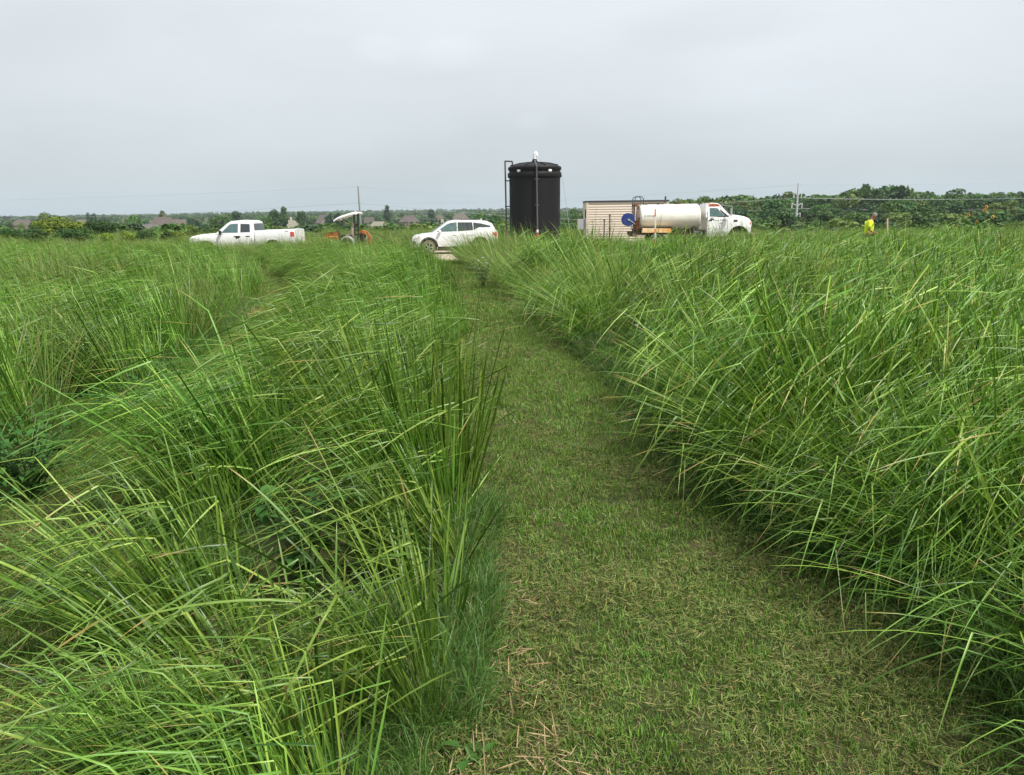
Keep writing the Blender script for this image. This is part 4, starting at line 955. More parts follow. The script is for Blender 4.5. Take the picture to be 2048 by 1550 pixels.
# ---- water tank truck, nose to the right (own x axis runs from the bumper backwards, turned round)
def tanktruck():
    xb = at(1494, 470, 45.5).x; z = terrain(xb-3.7, 45.5)
    e = empty('tank_truck', (xb, 45.5, z), R(180), 'old white water tank truck with rusty pipework and a blue hose reel at its rear', 'tank truck'); e.scale = (.955, .945, .97)
    S = Shell([(0, .55, 1.22, .82, 1.22), (.05, .5, 1.42, .95, 1.42), (.2, .5, 1.56, 1.02, 1.60), (.5, .5, 1.64, 1.06, 1.72), (1.0, .5, 1.70, 1.08, 1.80), (1.36, .5, 1.72, 1.08, 1.82), (1.45, .58, 1.70, 1.08, 1.72), (2.68, .58, 1.70, 1.08, 1.70)], [(.82, .58, .60)])
    S.build('cab_body', MT['truckw'], e, 0, 2.68)
    m = MB(); m.box((1.2, 0, .8), (2.2, 1.5, .5)); m.build('underbody', MT['dark'], e)
    cab = house_glass(e, [(1.34, 1.78), (1.90, 2.36), (2.05, 2.46), (2.4, 2.49), (2.72, 2.44), (2.78, 2.3), (2.78, 1.68)], 1.02, .84, 1.7, 2.46, MT['truckw'],
                [('door_window', [(1.70, 1.74), (1.98, 2.06), (2.08, 2.19), (2.20, 2.22), (2.56, 2.22), (2.56, 1.74)], MT['glass_g']), ('vent_window', [(1.44, 1.74), (1.95, 2.15), (1.92, 2.02), (1.66, 1.74)], MT['glass'])],
                [('windscreen', (1.36, 1.80), (1.92, 2.375), MT['glass'])])
    m = MB()
    for sg in (-1, 1):
        W = lambda zz: 1.02+(.84-1.02)*(zz-1.7)/.76
        pl = [(1.93, 2.33), (2.06, 2.435), (2.4, 2.465), (2.62, 2.44), (2.62, 2.30), (2.2, 2.30)]
        m.add([(x, sg*(W(zz)+.006), zz) for x, zz in pl]+[(x, sg*(W(zz)-.05), zz) for x, zz in pl], [tuple(range(6))]+[(i, 6+i, 6+(i+1) % 6, (i+1) % 6) for i in range(6)])
    m.add([(2.0, -.78, 2.478), (2.0, .78, 2.478), (2.62, .78, 2.512), (2.62, -.78, 2.512), (2.3, 0, 2.545)], [(0, 1, 4), (1, 2, 4), (2, 3, 4), (3, 0, 4)])
    m.build('rusty_roof_patch', MT['rustroof'], cab)
    S.panel('door_gap', [(1.50, .78), (1.50, 1.69), (2.62, 1.69), (2.62, .78)], MT['dark'], e, .002)
    dr = S.panel('door', [(1.52, .80), (1.52, 1.685), (2.60, 1.685), (2.60, .80)], MT['truckw'], e, .006)
    S.panel('door_handle', [(2.38, 1.60), (2.38, 1.65), (2.50, 1.65), (2.50, 1.60)], MT['black'], dr, .03)
    S.panel('door_crease', [(1.52, 1.045), (1.52, 1.06), (2.60, 1.06), (2.60, 1.045)], MT['greybox'], dr, .008)
    m = MB(); S.panel('x', [(.92, 1.43), (.92, 1.54), (1.14, 1.54), (1.14, 1.43)], None, e, .01, mb=m); m.build('fender_badge', MT['black'], e)
    S.panel('side_marker', [(.09, 1.26), (.09, 1.42), (.16, 1.42), (.16, 1.26)], MT['amber'], e, .012)
    S.panel('headlamp', [(.02, 1.0), (.02, 1.2), (.08, 1.2), (.08, 1.0)], MT['lens'], e, .01)
    m = MB(); m.box((-.03, 0, 1.05), (.08, 1.3, .4)); m.build('grille', MT['black'], e)
    m = MB(); m.box((-.08, 0, .62), (.2, 2.1, .26)); m.build('bumper', MT['truckw'], e, bevel=.03)
    S.arch('arch_lip', MT['black'], e, 0, .03, .01)
    # lettering and the dark herd emblem on the near door (local -y turns away, +y faces the camera)
    yy = lambda x, zz: S.side(x, zz)+.010
    rt = (R(90), 0, R(180))
    text('door_lettering', 'Texas Valley', .155, MT['pvc'], dr[1], (2.0, yy(2.0, 1.53), 1.53), rt, shear=.25)
    text('door_lettering', 'Land', .14, MT['pvc'], dr[1], (1.92, yy(1.92, 1.37), 1.37), rt, shear=.25)
    m = MB()
    for x, zz, w_, h_ in ((2.53, 1.50, .2, .045), (2.48, 1.56, .07, .08), (2.40, 1.59, .08, .07), (2.36, 1.56, .04, .1), (2.55, 1.54, .05, .06)): m.box((x, yy(x, zz), zz), (w_, .008, h_))
    m.build('door_emblem', MT['dark'], dr[1], bevel=.002)
    # grab rail, mirrors
    for sg in (-1, 1):
        m = MB(); m.tube([(1.42, sg*1.0, 2.28), (1.34, sg*1.32, 2.30), (1.36, sg*1.34, 1.68), (1.55, sg*1.06, 1.62)], .016, 6); m.tube([(1.9, sg*.9, 2.38), (1.36, sg*1.33, 2.30)], .012, 6)
        m.box((1.40, sg*1.36, 1.98), (.06, .24, .42)); m.build('mirror', MT['greybox'], e)
        m = MB(); m.tube([(2.72, sg*1.06, 1.45), (2.72, sg*1.12, 1.5), (2.72, sg*1.12, 1.95), (2.72, sg*1.0, 2.0)], .02, 6); m.build('grab_rail', MT['black'], e)
    m = MB(); m.box((4.6, .42, .82), (5.2, .1, .22)); m.box((4.6, -.42, .82), (5.2, .1, .22)); m.build('chassis_rail', MT['rustdark'], e)
    m = MB(); m.cyl((2.9, .55, .72), (3.4, .55, .72), .28, n=16); m.cyl((2.9, -.55, .72), (3.4, -.55, .72), .28, n=16); m.build('fuel_tank', MT['black'], e)
    # vessel, an oval barrel with domed ends
    prof = [(.0, 2.98), (.5, 3.0), (.68, 3.05), (.745, 3.13), (.75, 3.2), (.75, 6.5), (.745, 6.56), (.70, 6.62), (.5, 6.68), (0, 6.70)]
    m = MB(); m.lathe([(a*1.28, x) for a, x in prof], 40, axis='x', c=(0, 0, 1.73), sy=.78)
    vs = m.build('vessel', MT['vessel'], e, smooth=True, ang=50)
    for x in (3.16, 4.72, 6.52):
        m = MB(); m.lathe([(.968, x-.015), (.968, x+.015)], 40, axis='x', c=(0, 0, 1.73), sy=.78); m.build('weld_seam', MT['vessel'], vs, smooth=True)
    m = MB()
    for x in (3.4, 4.8, 6.3): m.box((x, 0, 1.02), (.12, 1.5, .3))
    m.build('saddle', MT['rustdark'], e)
    text('vessel_number', 'K', .19, MT['dark'], vs, (6.35, .957, 1.79), (R(90), 0, R(180)))
    text('vessel_number', '02M 88', .15, MT['pvc'], vs, (6.02, .957, 1.79), (R(90), 0, R(180)))
    # manholes, top pipe and hoops
    m = MB(); m.cyl((4.3, 0, 2.44), (4.3, 0, 2.56), .24, n=18); m.build('manhole', MT['rustdark'], vs)
    m = MB(); m.tube([(6.85, .25, 2.50), (5.15, .25, 2.53), (5.08, .25, 2.58), (5.06, .25, 2.86)], .035, 8); m.cyl((5.06, .25, 2.72), (5.06, .25, 2.92), .055, n=10); m.box((6.2, .25, 2.47), (.08, .1, .1)); m.box((5.5, .25, 2.47), (.08, .1, .1)); m.build('top_pipe', MT['rustdark'], e)
    for sg in (-.45, .45):
        m = MB(); m.tube([(6.92, sg, 1.1), (6.92, sg, 2.72), (6.88, sg, 2.85), (6.78, sg, 2.92), (6.55, sg, 2.92), (6.44, sg, 2.86), (6.40, sg, 2.74), (6.38, sg, 2.44)], .028, 8); m.build('ladder_hoop', MT['pvc'], e)
    m = MB()
    for k in range(6): m.cyl((6.92, -.45, 1.2+.27*k), (6.92, .45, 1.2+.27*k), .018, n=6)
    m.build('ladder_rung', MT['rust'], e)
    m = MB(); m.box((6.82, 0, 2.42), (.22, 1.2, .14)); m.box((6.80, .62, 1.75), (.06, .08, 1.35)); m.box((6.80, -.62, 1.75), (.06, .08, 1.35)); m.box((6.74, .2, 1.3), (.1, .9, .5)); m.box((6.66, .72, 1.45), (.08, .14, .6)); m.build('rear_frame', MT['rust'], e)
    m = MB(); m.tube([(6.75, .3, 1.0), (6.95, .3, 1.0), (7.0, .3, .9), (7.0, .3, .7)], .07, 10); m.tube([(6.75, -.3, 1.05), (6.98, -.1, 1.05), (6.98, .7, 1.05)], .05, 8); m.box((6.95, .1, .72), (.25, 1.6, .18)); m.build('rear_valve', MT['rustdark'], e)
    m = MB(); yy0 = .95
    for s_ in (-.22, .22): m.lathe([(.04, s_-.012), (.36, s_-.012), (.37, s_), (.36, s_+.012), (.04, s_+.012)], 28, axis='y', c=(7.34, .75, 1.62))
    m.cyl((7.34, .53, 1.62), (7.34, .97, 1.62), .17, n=20)
    rl = m.build('hose_reel', MT['blue'], e, smooth=True)
    m = MB(); m.cyl((7.34, .98, 1.62), (7.34, 1.03, 1.62), .05, n=10); m.tube([(7.34, 1.0, 1.62), (7.12, 1.0, 1.48), (6.95, .95, 1.36)], .02, 6); m.build('reel_bracket', MT['galv'], rl)
    m = MB(); m.tube([(7.34, .75, 1.8), (7.2, .75, 1.84), (6.95, .7, 1.84)], .03, 6); m.build('reel_arm', MT['blue'], rl)
    # rear wheels and the long yellow fender boxes
    for sg in (-1, 1):
        m = MB(); m.prism([(4.85, 1.08), (6.52, 1.12), (6.56, .86), (4.80, .84)], sg*.86, sg*1.16); m.build('fender', MT['yelrust'], e, bevel=.012)
        wheel(e, 5.6, sg*.86, .46, .26, MT['tyre'], MT['truckw'], 5); wheel(e, .82, sg*.90, .46, .26, MT['tyre'], MT['truckw'], 5)
    m = MB(); m.cyl((5.6, -.9, .46), (5.6, .9, .46), .08, n=8); m.cyl((.82, -.9, .46), (.82, .9, .46), .06, n=8); m.build('axle', MT['rustdark'], e)
tanktruck()
# ---- small orange tractor with a white canopy and a folded rear boom
def tractor():
    cx = at(690, 470, 38.5).x; z = terrain(cx, 38.5)
    e = empty('tractor', (cx, 38.5, z), R(-6), 'small orange tractor with a white canopy and a folded digging boom', 'tractor'); e.scale = (.86, .9, 1.18)
    m = MB(); m.prism([(-1.12, .62), (-1.10, .90), (-.9, 1.0), (-.35, 1.04), (-.3, .62)], -.27, .27); m.build('hood', MT['orange'], e, bevel=.03)
    m = MB(); m.box((-.1, 0, .5), (1.9, .42, .25)); m.build('chassis', MT['rustdark'], e)
    m = MB(); m.box((.05, 0, .78), (.9, .5, .22)); m.box((.95, 0, .78), (.4, .6, .34)); m.build('engine_block', MT['dark'], e, bevel=.02)
    m = MB(); m.box((.35, 0, .72), (.5, 1.1, .12)); m.box((-.2, 0, .60), (.7, .8, .05)); m.build('platform', MT['greybox'], e, bevel=.01)
    m = MB(); m.tube([(-.32, 0, .9), (-.42, 0, 1.08)], .02, 6)
    m.lathe([(.15, -.012), (.175, 0), (.15, .012), (.14, 0), (.15, -.012)], 20, axis='x', c=(0, 0, 0)); 
    m.v[-100:] = [tuple(Matrix.Rotation(R(-20), 3, 'Y') @ Vector(v) + Vector((-.43, 0, 1.10))) for v in m.v[-100:]]
    m.build('steering_wheel', MT['black'], e)
    m = MB(); m.prism([(.1, .82), (.52, .80), (.5, .9), (.12, .93)], -.24, .24); m.prism([(.4, .88), (.52, .86), (.54, 1.36), (.50, 1.42), (.34, .95)], -.22, .22); m.build('seat', MT['seat'], e, bevel=.03)
    for sg in (-.42, .42):
        m = MB(); m.box((.72 if sg < 0 else .68, sg, 1.14), (.07, .07, 1.2)); m.build('roll_bar_post', MT['black'], e)
        m = MB(); m.tube([(-.3, sg, 1.58), (.25, sg, 1.34), (.68, sg, 1.22)], .016, 6); m.build('canopy_strut', MT['black'], e)
    m = MB(); m.box((.7, 0, 1.72), (.07, .9, .07)); m.build('roll_bar', MT['black'], e)
    # canopy, a shallow tilted dished sheet
    m = MB(); q = 9; vs = []
    for i in range(q):
        for j in range(q):
            a, b = i/(q-1)*2-1, j/(q-1)*2-1
            vs.append((.24+a*.68, b*.55, 1.68+.14*a - .06*(a**4) - .05*b**4 + .06))
    n_ = len(vs); vs += [(x, y, zz-.05) for x, y, zz in vs]
    fs = [(i*q+j, (i+1)*q+j, (i+1)*q+j+1, i*q+j+1) for i in range(q-1) for j in range(q-1)]; fs += [tuple(n_+k for k in f) for f in fs]
    rim_ = [i*q for i in range(q)]+[(q-1)*q+j for j in range(1, q)]+[i*q+q-1 for i in range(q-2, -1, -1)]+[j for j in range(q-2, 0, -1)]
    fs += [(rim_[k], rim_[(k+1) % len(rim_)], n_+rim_[(k+1) % len(rim_)], n_+rim_[k]) for k in range(len(rim_))]
    m.add(vs, fs); m.build('canopy', MT['canopy'], e, smooth=True, ang=50)
    for sg in (-.55, .55):
        m = MB(); pts = [(.3+.45*math.cos(t), .42+.45*math.sin(t)) for t in np.linspace(math.pi*.95, .1, 9)]; pts2 = [(.3+.40*math.cos(t), .42+.40*math.sin(t)) for t in np.linspace(.1, math.pi*.95, 9)]
        m.prism(pts+pts2, sg-.13, sg+.13); m.build('rear_fender', MT['greybox'], e)
        wheel(e, .3, sg, .38, .24, MT['tyre'], MT['orange'], 6); wheel(e, -.85, sg*.85, .26, .18, MT['tyre'], MT['orange'], 5)
    # front loader arms and bucket
    for sg in (-.5, .5):
        m = MB(); m.tube([(-.2, sg, .80), (-.7, sg, .82), (-1.15, sg, .70), (-1.55, sg, .38)], .05, 6); m.build('loader_arm', MT['orange'], e)
    m = MB(); m.prism([(-1.55, .12), (-2.0, .10), (-1.98, .14), (-1.62, .2), (-1.55, .5), (-1.50, .5)], -.62, .62); m.build('loader_bucket', MT['rustdark'], e)
    # folded rear boom
    m = MB(); m.prism([(.85, 1.03), (1.05, 1.10), (1.35, 1.0), (1.50, .84), (1.52, .30), (1.42, .30), (1.38, .78), (1.28, .88), (1.02, .95), (.85, .90)], -.09, .09); bm_ = m.build('boom', MT['orange'], e, bevel=.015)
    m = MB(); m.box((1.2, 0, .45), (.5, .5, .08)); m.box((1.0, 0, .55), (.1, .3, .6)); m.build('boom_frame', MT['orange'], e)
    m = MB(); m.tube([(1.05, .05, .62), (1.40, .05, .95)], .03, 6); m.tube([(1.30, -.05, .62), (1.45, -.05, .92)], .02, 6); m.build('hydraulic_ram', MT['chrome'], e)
    m = MB(); m.prism([(1.25, .42), (1.62, .40), (1.75, .12), (1.5, .02), (1.3, .1)], -.2, .2); m.build('digging_bucket', MT['dark'], e)
tractor()
# ------------------------------------------------------------------ black water tank
def tank():
    D = 43.2; c = at(1070, 470, D); z0 = terrain(c.x, D); Rr = 104.5/2*(D-.6)/F_PX; zr = at(1069, 333, D-1.4).z-z0
    e = empty('water_tank', (c.x, D, z0), 0, 'big upright black plastic water tank with a white vent on its domed lid', 'water tank')
    Rb = Rr*.955
    pr = [(0, .02), (Rb*.985, .02), (Rb, .1)]
    for k in range(1, 24):
        h = .1+(zr-.55-.1)*k/24; pr.append((Rb*(1+.002*math.sin(k*1.7)), h))
    pr += [(Rb, zr-.50)]
    m = MB(); m.lathe(pr, 64); body = m.build('body', MT['tankb'], e, smooth=True)
    m = MB(); m.lathe([(Rb-.02, zr-.52), (Rr*1.0, zr-.50), (Rr*1.012, zr-.46), (Rr*1.012, zr-.30), (Rr*.99, zr-.25), (Rb*1.0, zr-.24), (Rb, zr-.12)], 64); m.build('upper_band', MT['tankb'], body, smooth=True)
    m = MB(); m.lathe([(Rb-.01, zr-.13), (Rr*.985, zr-.12), (Rr*1.0, zr-.07), (Rr*1.0, zr+.0), (Rr*.97, zr+.06), (Rr*.8, zr+.14), (Rr*.5, zr+.23), (Rr*.25, zr+.275), (.16, zr+.29), (.16, zr+.36), (0, zr+.36)], 64)
    lid = m.build('lid', MT['tankb'], e, smooth=True, ang=30)
    m = MB()
    for k in range(8):
        a = 2*math.pi*(k+.5)/8
        m.tube([(Rr*.92*math.cos(a), Rr*.92*math.sin(a), zr+.09), (Rr*.6*math.cos(a), Rr*.6*math.sin(a), zr+.215), (Rr*.2*math.cos(a), Rr*.2*math.sin(a), zr+.29)], [.05, .04, .03], 6)
    m.build('lid_rib', MT['tankb'], lid, smooth=True)
    m = MB(); m.cyl((0, 0, zr+.3), (0, 0, zr+.46), .14, .11, n=18); m.build('vent_collar', MT['tankb'], lid)
    m = MB(); m.tube([(.0, 0, zr+.42), (0, 0, zr+.66), (.015, 0, zr+.75), (.06, 0, zr+.80), (.1, 0, zr+.74), (.1, 0, zr+.62)], .09, 12); m.build('vent', MT['pvcw'], lid, smooth=True)
    for a in (-2.25, -.98, 0.35): 
        m = MB(); m.box(((Rb+.01)*math.cos(a), (Rb+.01)*math.sin(a), zr-.18), (.05, .2, .11), rot=Matrix.Rotation(a, 3, 'Z')); m.box(((Rb+.03)*math.cos(a), (Rb+.03)*math.sin(a), zr-.25), (.04, .06, .15), rot=Matrix.Rotation(a, 3, 'Z')); m.build('lid_clip', MT['pvcw'], e, bevel=.01)
    # front pipe from the lid down to the valves
    x = .05
    m = MB(); y = -Rr-.07; m.tube([(0, -.15, zr+.38), (0, -.5, zr+.34), (x-.03, y+.12, zr+.12), (x, y, zr+.02), (x+.05, y-.0, .02)], .042, 10); fp = m.build('fill_pipe', MT['pvc'], e, smooth=True)
    for h in (zr-.62, zr-1.95, 1.0): m = MB(); m.box((x+.02, y+.03, h), (.24, .10, .05)); m.build('pipe_bracket', MT['pvc'], e)
    m = MB(); m.cyl((x+.03, y, .98), (x+.03, y, 1.14), .055, n=12); m.build('white_union', MT['pvcw'], fp)
    m = MB(); m.cyl((x+.04, y-.0, .74), (x+.04, y, .94), .075, n=12); m.box((x+.0, y-.09, .86), (.2, .05, .05)); m.build('red_valve', MT['red'], fp)
    m = MB(); m.tube([(x+.04, y, .42), (x-.14, y, .42)], .03, 8); m.tube([(x+.04, y, .2), (x-.3, y, .22)], .035, 8); m.build('hose_stub', MT['galv'], fp)
    # overflow pipe looping over the left of the rim
    m = MB(); xl = -Rr-.13; m.tube([(-Rr*.83, -.2, zr+.08), (-Rr*.83, -.2, zr+.33), (-Rr*.83, -.2, zr+.34), (xl-.02, -.2, zr+.36), (xl-.02, -.2, zr+.355), (xl+.02, -.2, .05)], .043, 8); m.cyl((-Rr*.83, -.2, zr+.05), (-Rr*.83, -.2, zr+.15), .12, n=14)
    m.build('overflow_pipe', MT['pvc'], e)
    for h in (zr-.66, zr-2.0, .85): m = MB(); m.box((xl+.09, -.2, h), (.3, .08, .06)); m.build('pipe_bracket', MT['pvc'], e)
    m = MB(); m.tube([(Rb+.0, -.3, zr-.1), (Rb+.12, -.4, zr-.7), (Rb+.45, -.6, 1.3), (Rb+.62, -.7, .05)], .012, 5); m.build('level_rope', MT['wire'], e)
tank()
# ------------------------------------------------------------------ shed with lap siding
def shed():
    D = 50; a = at(1174, 403, D); b = at(1336, 403, D); Wd = b.x-a.x; cz = terrain(a.x, D); H = a.z-cz; Dp = 3.6
    e = empty('shed', ((a.x+b.x)/2, D, cz), R(-2), 'small cream shed with horizontal lap siding behind the tank truck', 'shed')
    m = MB(); m.box((0, Dp/2+.02, H/2-.02), (Wd-.04, Dp-.04, H-.06)); m.build('wall', MT['siding'], e)
    nb = 17; pitch = (H-.06)/nb
    def board(L):
        m = MB(); m.prism([(0, .018), (.045, .018), (.018, pitch), (0, pitch)], -L/2, L/2); return m.mesh('siding_board', MT['siding'])
    bf, bl = board(Wd-.16), board(Dp-.1)
    for k in range(nb):
        o = link('siding_board', bf, e); o.location = (0, 0, .02+pitch*k); o.rotation_euler = (0, 0, R(-90))
        o = link('siding_board', bl, e); o.location = (-Wd/2+.02, Dp/2, .02+pitch*k); o.rotation_euler = (0, 0, R(180))
    for x, y in ((-Wd/2+.03, -.005), (Wd/2-.03, -.005), (-Wd/2+.03, Dp), ): m = MB(); m.box((x, y, H/2), (.12, .12, H-.02)); m.build('corner_trim', MT['sidingg'], e)
    m = MB(); m.box((0, Dp/2, H+.01), (Wd+.12, Dp+.2, .07)); m.build('roof', MT['roofd'], e)
    m = MB(); m.box((-Wd/2-.03, .75, H-.75), (.06, .6, .55)); fv = m.build('wall_fan', MT['roofd'], e)
    m = MB()
    for k in range(5): m.box((-Wd/2-.07, .75, H-.95+.1*k), (.03, .5, .05))
    m.build('fan_louvre', MT['greybox'], fv)
    m = MB(); m.box((-Wd/2-.32, .2, H-1.4), (.52, .28, .66)); bx = m.build('electric_box', MT['greybox'], e, bevel=.01)
    m = MB(); m.cyl((-Wd/2-.2, .2, .02), (-Wd/2-.2, .2, H-1.72), .03, n=8); m.cyl((-Wd/2-.55, .35, H-1.1), (-Wd/2-.55, .35, H-1.7), .04, n=8); m.box((-Wd/2-.45, .3, H-1.1), (.24, .05, .03)); m.build('conduit', MT['galv'], bx)
    return e
shed()
for px, top, lb in ((1207, 438, 'shorter of two dark capped pipes standing before the shed'), (1218, 429, 'taller of two dark capped pipes standing before the shed')):
    p = at(px, top, 48.6); g_ = terrain(p.x, 48.6); m = MB(); m.cyl((0, 0, -.05), (0, 0, p.z-g_-.1), .04, n=10); m.cyl((0, 0, p.z-g_-.1), (0, 0, p.z-g_), .06, n=10)
    o = m.build('standpipe', MT['pvc']); o.location = (p.x+.05, 48.6, g_); tag(o, lb, 'pipe')
# ------------------------------------------------------------------ stakes and the black pipe
def stake(px, top, D, lean, label, bands, w_=.032):
    p = at(px, top, D); g_ = terrain(p.x, D); H = p.z-g_; e = empty('survey_stake', (p.x+lean*H, D, g_), 0, label, 'stake'); e.rotation_euler = (0, -math.atan(lean), 0)
    z = -.1
    for i, (f, mk) in enumerate(bands):
        m = MB(); z1 = H*f; m.box((0, 0, (z+z1)/2), (w_, .022, z1-z)); m.build('stake_band', MT[mk], e); z = z1
    return e
stake(1310.5, 418, 19.2, .028, 'tall thin stake with orange and white bands before the tank truck', [(.60, 'orangep'), (.68, 'stakew'), (.735, 'orangep'), (.90, 'stakew'), (1, 'orangep')])
stake(1775, 436, 29.0, .10, 'leaning bare wooden stake just right of the man', [(.38, 'orangep'), (1, 'lath')], .05)
p = at(1309, 497, 18.9); g_ = terrain(p.x, 18.9); m = MB(); m.lathe([(.085, -.05), (.085, p.z-g_-.03), (.095, p.z-g_-.02), (.095, p.z-g_), (.07, p.z-g_), (.07, 0.2)], 18)
o = m.build('black_pipe', MT['black'], smooth=True); o.location = (p.x, 18.9, g_); tag(o, 'short black plastic pipe standing in the tall grass beside the banded stake', 'pipe')
# ------------------------------------------------------------------ power poles and wires
def pole():
    D = 150; p = at(716, 373, D); q = at(721, 455, D); g_ = terrain(p.x, D)
    e = empty('utility_pole', (q.x+.1, D, g_), 0, 'slender grey wooden utility pole behind the tractor canopy', 'utility pole')
    H = p.z-g_; dx = p.x-q.x-.1; m = MB(); m.tube([(0, 0, -.3), (dx*.5, 0, H*.5), (dx, 0, H)], [.2, .16, .11], 10); m.build('post', MT['wood'], e, smooth=True)
    m = MB(); m.tube([(dx, 0, H-.05), (dx+.5, 0, H)], .04, 6); m.box((dx*.6+.14, 0, H*.62), (.18, .12, .14)); m.build('insulator_arm', MT['galv'], e)
    return Vector((p.x, D, p.z)), e
tp, _ = pole()
def wire(a, b, sag, r, label):
    a, b = Vector(a), Vector(b); pts = []
    for k in range(25):
        t = k/24; q = a.lerp(b, t); q.z -= sag*4*t*(1-t); pts.append(q)
    m = MB(); m.tube(pts, r, 5); o = m.build('power_wire', MT['wire']); tag(o, label, 'wire')
lo = at(718, 406, 150)
wire(tp, at(-700, 404, 190), 1.2, .014, 'top overhead wire running left from the utility pole')
wire(tp, at(1300, 402, 240), 1.0, .014, 'top overhead wire running right from the utility pole')
wire(lo, at(-300, 440, 190), 1.0, .022, 'lower overhead wire running left from the utility pole')
wire(lo, at(1500, 440, 260), 1.8, .03, 'lower overhead wire running right from the utility pole')
def pylon():
    D = 330; t = at(1597, 366, D); g_ = terrain(t.x, D); H = t.z-g_
    e = empty('power_pylon', (t.x, D, g_), 0, 'steel monopole power pylon with three pairs of upswept arms before the wooded slope', 'power pylon')
    m = MB(); m.tube([(0, 0, -.5), (0, 0, H*.6), (0, 0, H)], [.5, .38, .22], 12); m.build('post', MT['pylon'], e, smooth=True)
    m = MB(); m.tube([(0, 0, H-1.2), (1.0, 0, H-1.0)], .07, 5); m.build('shield_wire_arm', MT['galv'], e)
    pts = []
    for py_, w_, drop in ((389, 1.55, 2.0), (410, 2.1, 2.0), (429, 1.55, 2.0)):
        zc = at(1597, py_, D).z-g_
        for sg in (-1, 1):
            m = MB(); m.tube([(0, 0, zc-.4), (sg*w_*.5, 0, zc+.15), (sg*w_, 0, zc+.75)], [.24, .2, .15], 6); ar = m.build('arm', MT['pylon'], e)
            m = MB(); m.tube([(sg*w_, 0, zc+.7), (sg*w_, 0, zc+.7-drop)], .16, 6); m.build('insulator', MT['pvcw'], ar); pts.append((t.x+sg*w_, D, zc+g_+.7-drop))
    return Vector((t.x, D, t.z-.8)), pts
top_, pts_ = pylon()
for i, p_ in enumerate(pts_):
    nm = ['upper', 'upper', 'middle', 'middle', 'lower', 'lower'][i]; sd_ = ['left', 'right'][i % 2]
    wire(p_, (p_[0]+210, 300+i*4, p_[2]+5.0), 3.6, .05, '%s %s conductor running right from the steel pylon' % (nm, sd_))
    wire(p_, (p_[0]-200, 560+i*6, p_[2]-4.0), 2.5, .05, '%s %s conductor running left from the steel pylon' % (nm, sd_))
wire(top_, (top_.x+210, 300, top_.z+5), 2.5, .03, 'thin shield wire running right from the pylon top')
wire(top_, (top_.x-200, 560, top_.z-3), 1.8, .03, 'thin shield wire running left from the pylon top')
# ------------------------------------------------------------------ man
def skinned(name, verts, edges, radii, m, parent, root=0, sub=2):
    import bmesh
    me = bpy.data.meshes.new(name+'_src'); bm = bmesh.new(); ly = bm.verts.layers.skin.verify()
    vs = [bm.verts.new(v) for v in verts]
    for a, b in edges: bm.edges.new((vs[a], vs[b]))
    for v, r in zip(vs, radii): v[ly].radius = r if isinstance(r, tuple) else (r, r); v[ly].use_root = False
    vs[root][ly].use_root = True
    bm.to_mesh(me); bm.free(); me.materials.append(m)
    o = bpy.data.objects.new(name, me); C.objects.link(o)
    md = o.modifiers.new('skin', 'SKIN'); md.use_smooth_shade = True; s2 = o.modifiers.new('sub', 'SUBSURF'); s2.levels = sub; s2.render_levels = sub
    bpy.context.view_layer.update(); dg = bpy.context.evaluated_depsgraph_get()
    m2 = bpy.data.meshes.new_from_object(o.evaluated_get(dg)); bpy.data.objects.remove(o)
    m2.shade_smooth(); o = link(name, m2, parent); return o
